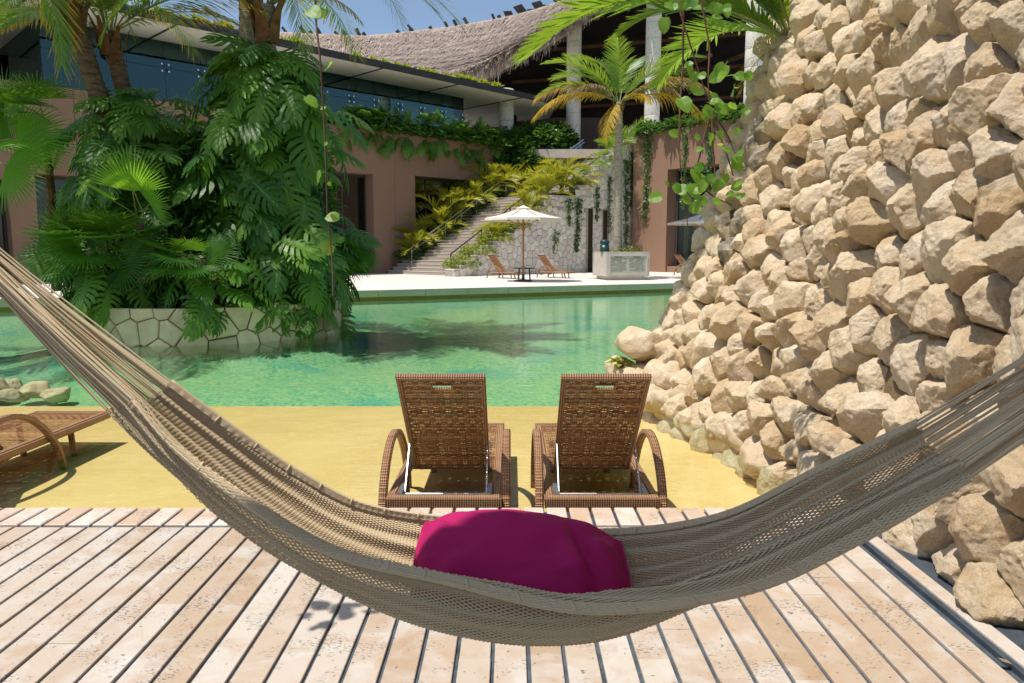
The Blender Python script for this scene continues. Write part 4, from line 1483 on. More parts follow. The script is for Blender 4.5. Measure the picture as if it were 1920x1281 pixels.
def philo_plant(label, c, prof, n, sc, cat='plant', facing=(-1.9, -1.25), wide=2.2, group='split-leaf philodendrons on the island', seed=0, hang=1.0):
    """prof: list of (z, radius). Leaves hang outwards from a column of stems."""
    r = random.Random(seed)
    o = thing('philodendron', label, cat, c, 0, group)
    zs = [p[0] for p in prof]; rsx = [p[1] for p in prof]
    m_ = MB()
    for k in range(5):
        x, y = r.uniform(-.2, .2), r.uniform(-.2, .2)
        pp = [V3(x + r.uniform(-.15, .15), y + r.uniform(-.15, .15), zs[0] + (zs[-1] * 0.92 - zs[0]) * q / 5) for q in range(6)]
        m_.tube(pp, 0.05, 6)
    m_.build('stem', M['boot'], o, True)
    for i in range(n):
        t = (i + r.random()) / n
        z = lerp(zs[0], zs[-1], t)
        R = float(np.interp(z, zs, rsx))
        az = -PI / 2 + r.gauss(0, 1) * wide * 0.55
        deep = r.random() < 0.38
        R *= r.uniform(0.40, 0.72) if deep else r.uniform(0.8, 1.08)
        out = V3(math.cos(az), math.sin(az), 0)
        pos = out * R + V3(0, 0, z + r.uniform(-.12, .12))
        topness = max(0, (t - 0.8) / 0.2)
        yd = out * r.uniform(0.35, 1.0) + V3(0, 0, -1) * r.uniform(0.35, 1.15) * hang * (1 - 0.9 * topness) + V3(r.gauss(0, .45), r.gauss(0, .3), r.gauss(0, .18))
        zh = out * 0.8 + V3(0, 0, 0.75) + V3(r.gauss(0, .25), r.gauss(0, .25), r.gauss(0, .15))
        s_ = sc * r.uniform(0.7, 1.18)
        inst('leaf', PH[r.randrange(4)], o, pos, orient(yd, zh), s_)
    return o
# the climbing masses: right (on the palms), left, centre, low front skirts
philo_plant('tall split-leaf philodendron mass climbing the right-hand palms on the island', V3(-4.72, 15.0, 0), [(0.5, 1.05), (1.2, 1.25), (2.2, 1.38), (3.2, 1.45), (4.2, 1.35), (4.9, 0.95), (5.35, 0.5)], 250, 0.80, seed=1)
philo_plant('dark philodendron mass climbing the leaning palms on the left of the island', V3(-7.3, 15.3, 0), [(0.5, 1.2), (1.5, 1.4), (2.6, 1.45), (3.5, 1.35), (4.2, 1.0), (4.55, 0.5)], 230, 0.70, seed=2)
philo_plant('philodendron filling the gap between the two palm groups on the island', V3(-6.05, 15.4, 0), [(0.5, 1.0), (2.0, 1.1), (3.0, 1.0), (3.9, 0.7)], 80, 0.66, seed=3)
philo_plant('philodendron in front of the left palms behind the bright fan leaves', V3(-6.9, 14.1, 0), [(0.5, .8), (1.4, 0.95), (2.6, 0.9), (3.4, 0.6)], 80, 0.64, seed=8)
philo_plant('low philodendron skirt drooping over the front of the stone planter', V3(-5.35, 13.35, 0), [(0.42, 0.75), (0.9, 0.85), (1.5, 0.65)], 46, 0.58, seed=4)
philo_plant('low philodendron at the right end of the planter hanging over the stones', V3(-4.05, 14.0, 0), [(0.40, 0.6), (0.9, 0.75), (1.7, 0.6)], 40, 0.62, seed=5)
philo_plant('bright philodendron leaves leaning out over the water right of the island', V3(-3.8, 15.3, 0), [(0.35, 0.40), (1.0, 0.6), (1.9, 0.45)], 26, 0.66, seed=6, hang=0.7)
philo_plant('low dark philodendron at the left end of the planter behind the hammock strings', V3(-7.0, 13.3, 0), [(0.35, 0.7), (0.8, 0.8), (1.4, 0.6)], 44, 0.56, seed=7)
# ferny undergrowth that closes the gaps
def tuft(name, label, cat, loc, R, H, n, l, w, mat, group=None, seed=0, part='foliage'):
    r = random.Random(seed)
    o = thing(name, label, cat, loc, 0, group)
    mb = MB()
    for i in range(n):
        az = r.uniform(0, 2 * PI); q = math.sqrt(r.random()) * R
        h = H * r.random() ** 0.7 * math.sqrt(max(0.05, 1 - (q / (R * 1.05)) ** 2))
        p = V3(math.cos(az) * q, math.sin(az) * q, h)
        d = (V3(math.cos(az), math.sin(az), 0) * 0.7 + V3(r.gauss(0, .5), r.gauss(0, .5), r.uniform(-.3, .8))).normalized()
        sd = d.cross(V3(r.gauss(0, .4), r.gauss(0, .4), 1)).normalized()
        ll = l * r.uniform(0.6, 1.3); ww = w * r.uniform(0.7, 1.2)
        dn = V3(0, 0, -0.18 * ll)
        mb.strip([p, p + d * ll * .45 - sd * ww, p + d * ll + dn], [p, p + d * ll * .45 + sd * ww, p + d * ll + dn])
    ob = mb.build(part, mat, o)
    ob['kind'] = 'stuff'
    st = MB()
    for k in range(5):
        az = r.uniform(0, 2 * PI)
        st.tube([V3(0, 0, -0.1), V3(math.cos(az) * R * .35, math.sin(az) * R * .35, H * .6)], 0.02, 4)
    st.build('stems', M['stem'], o)
    return o
tuft('undergrowth', 'dark leafy undergrowth in the heart of the island planting', 'shrub', V3(-6.0, 15.4, 0.4), 2.2, 3.4, 3800, 0.42, 0.06, M['shrub'], seed=21)
tuft('undergrowth', 'dark leafy core of creepers behind the tall right-hand philodendron', 'shrub', V3(-4.8, 15.5, 0.4), 1.1, 4.9, 2600, 0.42, 0.06, M['shrub'], seed=22)
tuft('undergrowth', 'dark leafy core behind the left-hand philodendron mass', 'shrub', V3(-7.5, 15.9, 0.4), 1.3, 4.1, 2600, 0.40, 0.06, M['shrub'], seed=23)

FANB = [fan_mesh('sunlit_fan_leaf', n_, 1.0, rad(a_), M['fan_sunlit'], s_, 0.5, d_) for n_, a_, s_, d_ in ((26, 150, 15, .12), (30, 175, 16, .3))]
def fan_palm(label, c, n, R, h, seed, az0=-PI / 2, wide=1.5, el=(0.0, 1.1), stalk=0.9, group='fan palms on the island', meshes=None):
    meshes = meshes or FAN
    r = random.Random(seed)
    o = thing('fan_palm', label, 'palm', c, 0, group)
    MB().tube([V3(0, 0, -h), V3(0.03, 0, -h * .5), V3(0, 0, 0)], [0.10, 0.09, 0.06], 8).build('trunk', M['boot'], o)
    for i in range(n):
        az = az0 + wide * (2 * (i + r.random()) / n - 1)
        e_ = r.uniform(*el)
        d = V3(math.cos(az) * math.cos(e_), math.sin(az) * math.cos(e_), math.sin(e_))
        rr_ = R * r.uniform(0.8, 1.12)
        pos = d * stalk * rr_
        blade_d = (d + V3(0, 0, -0.35) + V3(r.gauss(0, .15), r.gauss(0, .15), 0)).normalized()
        zh = V3(r.gauss(0, .35), -1.0, r.uniform(-0.1, 0.9))
        if abs(zh.normalized().dot(blade_d)) > 0.85: zh = V3(0, -0.3, 1.0)
        inst('leaf', meshes[r.randrange(len(meshes))], o, pos, orient(blade_d, zh), rr_)
    return o
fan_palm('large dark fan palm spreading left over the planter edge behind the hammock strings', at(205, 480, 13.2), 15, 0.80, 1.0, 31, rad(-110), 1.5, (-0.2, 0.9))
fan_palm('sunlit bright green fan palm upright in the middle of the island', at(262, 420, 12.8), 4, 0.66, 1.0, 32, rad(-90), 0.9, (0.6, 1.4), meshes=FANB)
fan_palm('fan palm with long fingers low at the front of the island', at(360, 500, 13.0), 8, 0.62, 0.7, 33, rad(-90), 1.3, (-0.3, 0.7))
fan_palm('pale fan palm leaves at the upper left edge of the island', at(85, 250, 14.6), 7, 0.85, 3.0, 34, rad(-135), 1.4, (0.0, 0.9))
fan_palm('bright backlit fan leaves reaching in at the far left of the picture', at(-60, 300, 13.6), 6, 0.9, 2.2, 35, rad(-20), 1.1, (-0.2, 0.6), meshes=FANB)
fan_palm('small fan palm at the right shoulder of the island above the water', at(625, 500, 15.4), 6, 0.55, 1.0, 36, rad(-40), 1.0, (-0.1, 0.7))

# coconut palms
ups = [rad(78), rad(58), rad(38), rad(18), rad(-5)]
CF = [frond_mesh('coconut_frond', 3.6, 62, 0.78, u, rad(95), 0.022, 0.14, M['coco'], 40 + i, vee=0.1, tip=M['yellowfrond'] if i in (2, 4) else None) for i, u in enumerate(ups)]
CY = frond_mesh('yellow_frond', 3.0, 50, 0.72, rad(15), rad(70), 0.020, 0.30, M['yellowfrond'], 50, vee=-0.1)
CD = frond_mesh('drooping_green_frond', 2.9, 70, 0.85, rad(32), rad(66), 0.025, 0.38, M['coco'], 52, vee=0.0, tip=M['yellowfrond'])  # tips coloured yellow to carry the backlight
def palm(name, label, base, top, r0, r1, fr, mat, group, boots=6, seed=0, lean=0.0):
    r = random.Random(seed)
    o = thing(name, label, 'palm', base, 0, group)
    d = top - base
    pts_ = []; rads = []
    n = max(14, int(d.length / 0.09))
    for k in range(n + 1):
        t = k / n
        bend = math.sin(t * PI * 0.5)
        p = V3(d.x * lerp(t, bend, lean), d.y * lerp(t, bend, lean), d.z * t)
        pts_.append(p)
        rads.append(lerp(r0, r1, t) * (1 + (0.05 if k % 2 else -0.03)) + (0.10 * r0 * (1 - t) ** 6))
    MB().tube(pts_, rads, 14).build('trunk', mat, o, True)
    for k in range(boots):
        az = 2 * PI * k / max(boots, 1) + r.uniform(-.3, .3)
        od = V3(math.cos(az), math.sin(az), 0)
        sd = V3(-od.y, od.x, 0)
        b0 = d - V3(0, 0, 0.55 + r.uniform(-.15, .15)) * (r1 / 0.17) + od * r1 * 0.9
        m_ = MB()
        tip = b0 + od * r1 * 1.5 + V3(0, 0, 0.75 * (r1 / 0.17))
        m_.strip([b0 - sd * r1 * .8, b0 + od * r1 * .5 - sd * r1 * .6 + V3(0, 0, .35 * (r1 / .17)), tip - sd * 0.03],
                 [b0 + sd * r1 * .8, b0 + od * r1 * .5 + sd * r1 * .6 + V3(0, 0, .35 * (r1 / .17)), tip + sd * 0.03])
        m_.build('leaf_base', M['boot'], o, True)
    for (az, me, sc) in fr:
        inst('frond', me, o, d + V3(math.cos(az) * r1 * .5, math.sin(az) * r1 * .5, 0), (0, 0, az - PI / 2), sc)
    return o
def ring(n, meshes, sc, seed, jitter=0.3):
    r = random.Random(seed)
    return [(2 * PI * i / n + r.uniform(-jitter, jitter), meshes[i % len(meshes)], sc * r.uniform(0.85, 1.1)) for i in range(n)]
G1 = 'coconut palms of the island'
palm('coconut_palm', 'leaning coconut palm with orange-brown leaf bases at the far left of the island', V3(-6.9, 15.4, 0.5), at(132, 10, 14.5), 0.19, 0.17,
     ring(9, [CF[0], CF[1], CF[2]], 1.0, 61) + [(rad(200), CD, 0.62), (rad(228), CD, 0.75), (rad(150), CD, .9), (rad(-60), CD, .6), (rad(-95), CF[0], .9), (rad(175), CF[2], .9), (rad(-30), CF[1], .9)], M['trunk'], G1, 8, 1, 0.3)
palm('coconut_palm', 'coconut palm with a long yellow-tipped frond arching right, second from the left', V3(-7.0, 15.8, 0.5), at(205, 60, 15.0), 0.17, 0.15,
     ring(8, [CF[0], CF[1], CF[0]], 0.95, 62) + [(rad(-8), CD, 1.12), (rad(15), CD, .9), (rad(170), CD, .9), (rad(-40), CF[1], .8), (rad(-70), CF[2], .6)], M['trunk'], G1, 8, 2, 0.2)
palm('coconut_palm', 'slim grey ringed palm trunk, left of the two rising from the tall philodendron', V3(-5.4, 15.6, 0.5), at(460, -140, 15.4), 0.18, 0.15,
     ring(14, [CF[2], CF[3], CF[1]], 1.2, 63), M['trunk_grey'], G1, 4, 3)
palm('coconut_palm', 'palm with brown fibrous crown base and yellow frond above the tall philodendron', V3(-4.9, 15.2, 0.5), at(497, 10, 14.8), 0.20, 0.19,
     ring(8, [CF[0], CF[1], CF[2]], 1.0, 64) + [(rad(-5), CD, .85), (rad(-30), CD, .7), (rad(200), CD, .6), (rad(8), CF[2], 1.0), (rad(-20), CY, .72), (rad(0), CF[1], 1.1), (rad(20), CF[2], 1.2), (rad(-30), CF[2], 1.1), (rad(190), CF[2], 1.0), (rad(215), CF[3], .9)], M['trunk_grey'], G1, 9, 4)

palm('coconut_palm', 'coconut palm beyond the left edge whose frond tips hang into the top left corner', V3(-10.2, 13.0, -1.0), V3(-9.6, 12.6, 6.9), 0.2, 0.17,
     ring(16, [CF[1], CF[2], CF[3], CF[4]], 1.1, 65), M['trunk_grey'], G1, 6, 9)
# palm in the concrete planter, with yellow drooping fronds
PB = onz(1163, 524, 0.2)
FY = [frond_mesh('yellow_frond', 3.7, 52, 1.15, rad(u), rad(d), 0.036, 0.75, M[m], 70 + i, vee=-0.05, tip=M['dryfrond'] if m == 'yellowfrond' and i == 0 else None) for i, (u, d, m) in enumerate(((40, 88, 'yellowfrond'), (22, 78, 'yellowfrond'), (-25, 45, 'yellowfrond'), (45, 95, 'dryfrond')))]
FG = [frond_mesh('green_frond', 3.7, 54, 1.05, rad(u), rad(70), 0.036, 0.14, M['coco'], 80 + i, vee=0.12) for i, u in enumerate((72, 52, 34))]
pc_top = at(1161, 192, PB.y + 0.2)
palm('planter_palm', 'palm with yellow and dry drooping fronds growing out of the concrete planter', V3(PB.x - 0.1, PB.y + 0.2, 1.35), pc_top, 0.19, 0.15,
     [(rad(172), FY[0], 1.1), (rad(190), FY[1], 1.1), (rad(205), FY[3], .7), (rad(-15), FY[0], 1.15), (rad(5), FY[1], 1.15), (rad(20), FY[3], 0.95), (rad(245), FY[2], .75), (rad(-60), FY[1], .6),
      (rad(165), FG[0], 0.9), (rad(120), FG[0], 1.0), (rad(60), FG[0], 1), (rad(30), FG[1], 1.15), (rad(150), FG[1], 1.0), (rad(-30), FG[1], 1.1), (rad(200), FG[1], 1.05), (rad(-100), FG[0], 0.9), (rad(0), FG[2], 1.1), (rad(180), FG[2], 1.0)], M['trunk_grey'], None, 5, 5)
# palm hidden behind the rock wall whose big green fronds reach out over the wall
BF = frond_mesh('big_green_frond', 4.6, 66, 1.05, rad(32), rad(78), 0.042, 0.07, M['bright_frond'], 90, vee=0.25, rach=0.03)
BF2 = frond_mesh('big_green_frond', 4.2, 62, 1.0, rad(58), rad(80), 0.042, 0.07, M['bright_frond'], 91, vee=0.2, rach=0.03)
BYF = frond_mesh('yellow_hanging_frond', 2.4, 40, 0.6, rad(-10), rad(70), 0.022, 0.3, M['yellowfrond'], 92)
ptop = at(1495, 84, 8.1)
palm('green_palm', 'palm behind the rock wall throwing long bright green fronds to the left', V3(ptop.x + 0.35, 8.4, -0.1), ptop, 0.1, 0.07,
     [(rad(180), BF, 0.62), (rad(172), BF, 0.66), (rad(192), BF2, 0.66), (rad(163), BF2, 0.62), (rad(187), BF, 0.45), (rad(168), BF2, 0.52), (rad(150), BF2, 0.5), (rad(120), BF, .5), (rad(205), BYF, 0.4), (rad(60), BF2, .5), (rad(0), BF, .5), (rad(-70), BF2, .5), (rad(215), BF2, .5), (rad(190), BF2, .6)], M['trunk_grey'], None, 4, 6)

# areca palms on the banks of the staircase
AF = [frond_mesh('areca_frond', 1.5, 22, 0.52, rad(u), rad(d), 0.03, 0.12, M['areca'], 100 + i, vee=0.35, segs=2, rach=0.016) for i, (u, d) in enumerate(((80, 80), (66, 90), (50, 95), (35, 80)))]
AFD = [frond_mesh('areca_frond', 1.5, 22, 0.52, rad(u), rad(d), 0.03, 0.12, M['coco'], 110 + i, vee=0.35, segs=2, rach=0.016) for i, (u, d) in enumerate(((80, 80), (60, 90), (40, 95)))]
def areca(label, p, sc, n, seed, fr=AF, group='areca palms beside the staircase'):
    r = random.Random(seed)
    o = thing('areca_palm', label, 'palm', p, 0, group)
    m_ = MB()
    for k in range(4):
        x, y = r.uniform(-.15, .15), r.uniform(-.15, .15)
        m_.tube([V3(x, y, -0.3), V3(x * 1.6, y * 1.6, 0.5 * sc)], 0.035, 5)
    m_.build('canes', M['rachis'], o)
    for i in range(n):
        az = 2 * PI * i / n + r.uniform(-.4, .4)
        inst('frond', fr[r.randrange(len(fr))], o, V3(math.cos(az) * .12, math.sin(az) * .12, r.uniform(0.0, 0.6) * sc), (0, 0, az - PI / 2), sc * r.uniform(0.7, 1.1))
    return o
def bankL(a, b=-1.1, dz=0.1): return SP(max(a, 1.3), 0.50 + (b + 1.0) * 0.6, stz(max(a, 1.3)) + dz)
def bankR(a, dz=0.15, b=None): return SP(a, SW + 0.65 if b is None else b, stz(a) + dz)
lefts = [('areca palm at the foot of the left bank beside the tall door opening', 0.9, -0.9, .85), ('areca palm second from the foot on the left bank', 2.1, -1.2, 1.1), ('areca palm in front of the wide dark window on the left bank', 3.5, -0.9, 1.05),
         ('areca palm in the middle of the left bank below the landing', 4.9, -1.1, 1.1), ('areca palm just below the landing on the left bank', 6.3, -0.9, 1.05), ('areca palm level with the landing against the terracotta wall', 7.8, -1.1, 1.2),
         ('areca palm above the landing on the left bank', 9.4, -0.8, 1.15), ('uppermost areca palm on the left bank', 11.2, -1.0, 1.2)]
for i, (lab, a_, b_, sc) in enumerate(lefts):
    areca(lab, bankL(a_, b_), sc * 1.3, 22, 200 + i)
rights = [('small areca palm left of the umbrella above the handrail', 3.0, 0.95, None), ('areca palm right behind the umbrella canopy', 5.4, 1.05, None), ('areca palm on the stone wall right of the umbrella', 6.9, 1.35, None),
          ('largest yellow areca palm on top of the stone wall', 8.2, 1.6, None), ('areca palm next to the largest one, higher on the wall', 9.6, 1.25, None)]
for i, (lab, a_, sc, b_) in enumerate(rights):
    areca(lab, bankR(a_, 0.15, b_), sc * 0.9, 20, 220 + i)
for i, (lab, a_) in enumerate((('dark green areca in shade near the top of the stone wall', 11.2), ('dark green areca at the head of the staircase beside the palm trunk', 13.0), ('uppermost dark areca where the stone wall meets the wing', 14.6))):
    areca(lab, bankR(a_, 0.1), 1.25, 16, 240 + i, AFD)
# creeping shrubs on the banks
for i, (lab, a_, side) in enumerate((('yellow green creeper tumbling at the foot of the stone wall', 0.5, 1), ('yellow green creeper on the first steps of the stone wall', 1.6, 1), ('creeper on the stone wall left of the umbrella pole', 2.8, 1), ('creeper on the stone wall under the umbrella canopy', 4.1, 1),
                                     ('green ground cover at the foot of the left bank', 0.4, 0), ('green ground cover low on the left bank', 2.2, 0), ('green ground cover in the middle of the left bank', 4.2, 0), ('green ground cover under the landing on the left bank', 6.2, 0), ('green ground cover beside the landing', 8.3, 0), ('green ground cover high on the left bank', 10.5, 0), ('green ground cover at the head of the left bank', 12.8, 0))):
    p = bankR(a_, 0.05) if side else bankL(a_, -1.0, 0.0)
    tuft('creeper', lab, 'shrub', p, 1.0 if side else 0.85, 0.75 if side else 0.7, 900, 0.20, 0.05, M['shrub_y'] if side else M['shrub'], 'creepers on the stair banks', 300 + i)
# dark shrubs at the head of the stairs and along the planter ledge of the upper floor
for i, (px, py, Y, R, H, lab) in enumerate(((905, 262, 51, 1.6, 1.5, 'dark shrub at the end of the glazed wing'), (955, 272, 51.5, 1.7, 1.8, 'dark bush below the first carved column'), (1005, 268, 52.5, 1.8, 2.0, 'dark bush between the two carved columns'), (1045, 262, 54, 1.4, 1.8, 'dark bush left of the second carved column'), (925, 310, 50.5, 1.6, 2.0, 'dark bush above the areca palms on the left bank'), (975, 305, 51, 1.5, 1.9, 'dark bush left of the upper balustrade'))):
    tuft('shrub', lab, 'shrub', at(px, py + 18, Y), R, H, 1500, 0.45, 0.10, M['shrub'], 'dark shrubs at the head of the stairs', 330 + i)
names = ['philodendron spilling over the terracotta wall, nearest the island', 'second ledge philodendron from the island', 'third ledge philodendron from the island', 'big ledge philodendron hanging lowest over the wall', 'ledge philodendron right of the lowest hanging one', 'ledge philodendron above the dark window', 'ledge philodendron second from the corner', 'ledge philodendron at the corner of the wing']
for i, px in enumerate((665, 700, 738, 785, 822, 860, 892, 918)):
    r = random.Random(400 + i)
    s_ = ls(px, 250)
    o = thing('ledge_philodendron', names[i], 'plant', LW(s_, WTOP, -0.2), 0, 'philodendrons along the upper ledge')
    MB().tube([V3(0, 0, -0.05), V3(0.05, 0, 0.3)], 0.05, 6).build('stem', M['boot'], o)
    for k in range(30):
        az = -PI / 4 + r.gauss(0, 0.9)
        out = V3(math.cos(az), math.sin(az), 0)
        hang = r.random() < (0.65 if i == 3 else 0.3)
        pos = e45 * r.uniform(-1.1, 1.1) + w45 * r.uniform(0.0, 0.45) + V3(0, 0, r.uniform(-0.9, -0.1) if hang else r.uniform(0.1, 1.1))
        yd = out * r.uniform(.5, 1) + V3(0, 0, -0.9 if hang else r.uniform(-.4, .7))
        inst('leaf', PH[r.randrange(4)], o, pos, orient(yd, out * .8 + V3(0, 0, .7)), r.uniform(0.5, 0.85))
for i in range(15):
    px = 640 + i * 20
    s_ = ls(px, 250)
    pass
tuft('ledge_creeper', 'dark leafy creeper running along the planter ledge under the glazing', 'shrub', LW(ls(790, 250), WTOP + 0.0, -0.3), 0.5, 0.5, 40, 0.3, 0.1, M['shrub'], None, 450)
ordn = ['first', 'second', 'third', 'fourth', 'fifth', 'sixth', 'seventh', 'eighth', 'ninth', 'tenth']
for i, px in enumerate((655, 685, 715, 750, 770, 800, 840, 876, 905, 930)):
    tuft('ledge_shrub', '%s low dark shrub from the left in the ledge planter below the glass' % ordn[i], 'shrub', LW(ls(px, 250), WTOP - 0.1, -0.35), 0.95, 0.75, 420, 0.38, 0.11, M['shrub'], 'low shrubs in the ledge planter', 460 + i)
# terrace shrubs on the right wing with flowers
for i, (px, lab) in enumerate(((1215, 'leafy shrub on top of the terracotta wing, left end'), (1262, 'leafy shrub on top of the terracotta wing, middle'), (1318, 'leafy shrub on the terracotta wing behind the hanging vine'), (1375, 'leafy shrub on the terracotta wing beside the rock wall'))):
    p = RWp(rs(px, 230), RT - 0.15, -0.5)
    tuft('terrace_shrub', lab, 'shrub', p, 1.0, 0.9, 700, 0.34, 0.09, M['shrub'], 'shrubs on the terracotta wing', 480 + i)
def ivy(label, fn, L, n, wid, seed, group='ivy strands on the walls', mat=None):
    r = random.Random(seed)
    p0 = fn(0, 0)
    o = thing('ivy_strand', label, 'vine', p0, 0, group)
    st = MB(); lf = MB()
    pts_ = []
    x = 0
    for k in range(13):
        x += r.gauss(0, wid * 0.12)
        pts_.append(fn(x, -L * k / 12) - p0)
    st.tube(pts_, 0.015, 4)
    st.build('stem', M['stem'], o)
    for i in range(n):
        t = r.random() ** 1.15
        k = t * 12; a_ = int(min(k, 11)); p = pts_[a_].lerp(pts_[a_ + 1], k - a_)
        off = fn(r.gauss(0, wid * (1 - 0.6 * t)), 0) - p0
        p = p + off + (fn.nor * r.uniform(0.02, 0.12))
        d = V3(r.gauss(0, .6), r.gauss(0, .6), -0.7).normalized(); sd = d.cross(fn.nor).normalized()
        l = r.uniform(0.10, 0.19)
        lf.strip([p, p + d * l * .5 - sd * l * .4, p + d * l], [p, p + d * l * .5 + sd * l * .4, p + d * l])
    ob = lf.build('leaves', mat or M['shrub'], o); ob['kind'] = 'stuff'
    return o
class WallFn:
    def __init__(s, P, d, nor): s.P, s.d, s.nor = P, d, nor
    def __call__(s, x, z): return s.P + s.d * x + V3(0, 0, z) + s.nor * 0.06
for i, (px, py, L, n, wd, lab) in enumerate(((1083, 372, 3.1, 260, .22, 'ivy strand down the stone wall left of the wall niches'), (1065, 372, 1.6, 90, .15, 'short ivy strand below the largest areca palm'), (1173, 300, 5.5, 380, .2, 'long ivy strand at the right end of the stone wall'), (1183, 285, 3.4, 200, .14, 'ivy strand at the corner of the stone wall'), (1040, 430, 1.4, 60, .16, 'faint ivy on the stone wall above the loungers'), (1140, 330, 3.4, 120, .12, 'thin ivy between the niches and the palm trunk'), (1118, 350, 2.0, 100, .14, 'ivy strand over the second niche'))):
    P = onpl(px, py, SWP, w45)
    ivy(lab, WallFn(P, e45, w45), L, n, wd, 500 + i)
for i, (px, L, n, wd, lab) in enumerate(((1216, 5.2, 420, .22, 'thick ivy strand hanging down the terracotta wing by its left end'), (1286, 4.6, 200, .14, 'ivy strand on the terracotta wing left of the vine stems'), (1333, 4.2, 220, .16, 'ivy strand on the terracotta wing behind the hanging vine'), (1377, 3.4, 160, .16, 'ivy strand on the terracotta wing by the rock wall'))):
    P = RWp(rs(px, 240), RT - 0.05, 0.0)
    ivy(lab, WallFn(P, fdir, fnor), L, n, wd, 520 + i)
# succulent tufts along the canopy edge
ORD = ['first', 'second', 'third', 'fourth', 'fifth', 'sixth', 'seventh', 'eighth', 'ninth', 'tenth', 'eleventh', 'twelfth', 'thirteenth', 'fourteenth', 'fifteenth', 'sixteenth', 'seventeenth', 'eighteenth', 'nineteenth', 'twentieth', 'twenty-first', 'twenty-second', 'twenty-third', 'last']
tm = None
for i, px in enumerate((302, 318, 345, 372, 388, 408, 425, 533, 548, 556, 668, 700, 722, 745, 762, 790, 805, 815, 838, 860, 872, 885, 905, 930)):
    yy = float(np.interp(px, [292, 1017], [32, 188]))
    p = onpl(px, yy - 6, K0 + kn * 0.35, kn)
    o = thing('roof_tuft', 'bright green tuft on the dark canopy edge, %s from the left' % ORD[i], 'plant', (p.x, p.y, CZ + 0.2), 0, 'green tufts along the canopy roof edge')
    if tm is None:
        r = random.Random(9); mb = MB()
        for k in range(60):
            az = r.uniform(0, 2 * PI); d = V3(math.cos(az) * .7, math.sin(az) * .7, r.uniform(.2, 1)).normalized(); sd = d.cross(V3(0, 0, 1)).normalized()
            l = r.uniform(.2, .42)
            mb.strip([V3(0, 0, 0), d * l * .6 - sd * .07, d * l], [V3(0, 0, 0), d * l * .6 + sd * .07, d * l])
        ob = mb.build('foliage', M['shrub_y'], o); tm = ob.data
    else:
        ob = inst('foliage', tm, o)
    ob.scale = (1, 1, 1) if i % 3 else (1.5, 1.5, 1.4)
    if px > 840: ob.scale = (1.6, 1.6, 1.5)
    if 560 < px < 840 : ob.scale = (1.1, 1.1, 1.1)

# ================================================================== FURNITURE
M['strand_light'] = simple('pale_wicker_strand', (0.46, 0.24, 0.10), (0.26, 0.12, 0.045), 14, 0.42, 0.5, kind='World')
M['strand_dark'] = simple('dark_wicker_strand', (0.16, 0.065, 0.024), (0.09, 0.035, 0.013), 14, 0.5, 0.4, kind='World')
def weave(W, L, rowstep=0.0118, rib=0.0071, colstep=0.036, hole=None, seed=0):
    """flat woven sheet in local x (width) / y (length): strands across, stakes along"""
    r = random.Random(seed)
    mb = MB()
    mb.cur = 0
    nrow = int(L / rowstep)
    ncol = int(W / colstep)
    for i in range(nrow):
        mb.cur = r.choice((0, 0, 2, 3))
        y = (i + 0.5) * rowstep + r.uniform(-.0012, .0012)
        Lp, Rp = [], []
        ph = 0 if i % 2 else PI
        n = ncol * 4
        slant = r.gauss(0, 0.0014)
        for k in range(n + 1):
            x = -W / 2 + W * k / n
            if hole and hole[0] < x < hole[1] and hole[2] < y < hole[3]:
                if len(Lp) > 1: mb.strip(Lp, Rp)
                Lp, Rp = [], []
                continue
            z = 0.0017 * math.sin(PI * (x + W / 2) / colstep + ph)
            yy = y + slant * math.sin(k * 0.4)
            Lp.append(V3(x, yy - rib, z)); Rp.append(V3(x, yy + rib, z))
        if len(Lp) > 1: mb.strip(Lp, Rp)
    mb.cur = 1
    for c in range(ncol + 1):
        x = -W / 2 + colstep * (c + 0.5)
        if x > W / 2: break
        for (ya, yb) in ([(0, L)] if not (hole and hole[0] < x < hole[1]) else [(0, hole[2]), (hole[3], L)]):
            mb.strip([V3(x - 0.003, ya, 0.0005), V3(x - 0.003, yb, 0.0005)], [V3(x + 0.003, ya, 0.0005), V3(x + 0.003, yb, 0.0005)])
    return mb
def rectsweep(mb, pts_, hw, ht):
    """sweep a rounded bar (width along x) along a path in the y-z plane"""
    n0 = len(mb.v)
    prof = [(-hw, -ht * .5), (-hw * .8, -ht), (hw * .8, -ht), (hw, -ht * .5), (hw, ht * .5), (hw * .8, ht), (-hw * .8, ht), (-hw, ht * .5)]
    for i, p in enumerate(pts_):
        t = (pts_[min(i + 1, len(pts_) - 1)] - pts_[max(i - 1, 0)]).normalized()
        n_ = V3(0, -t.z, t.y)
        for a, b in prof: mb.v.append(tuple(p + V3(1, 0, 0) * a + n_ * b))
    for i in range(len(pts_) - 1):
        for k in range(8):
            a = n0 + i * 8 + k; b = n0 + i * 8 + (k + 1) % 8
            mb.face(a, b, b + 8, a + 8)
    mb.face(*[n0 + k for k in range(8)][::-1]); e = n0 + (len(pts_) - 1) * 8
    mb.face(*[e + k for k in range(8)])
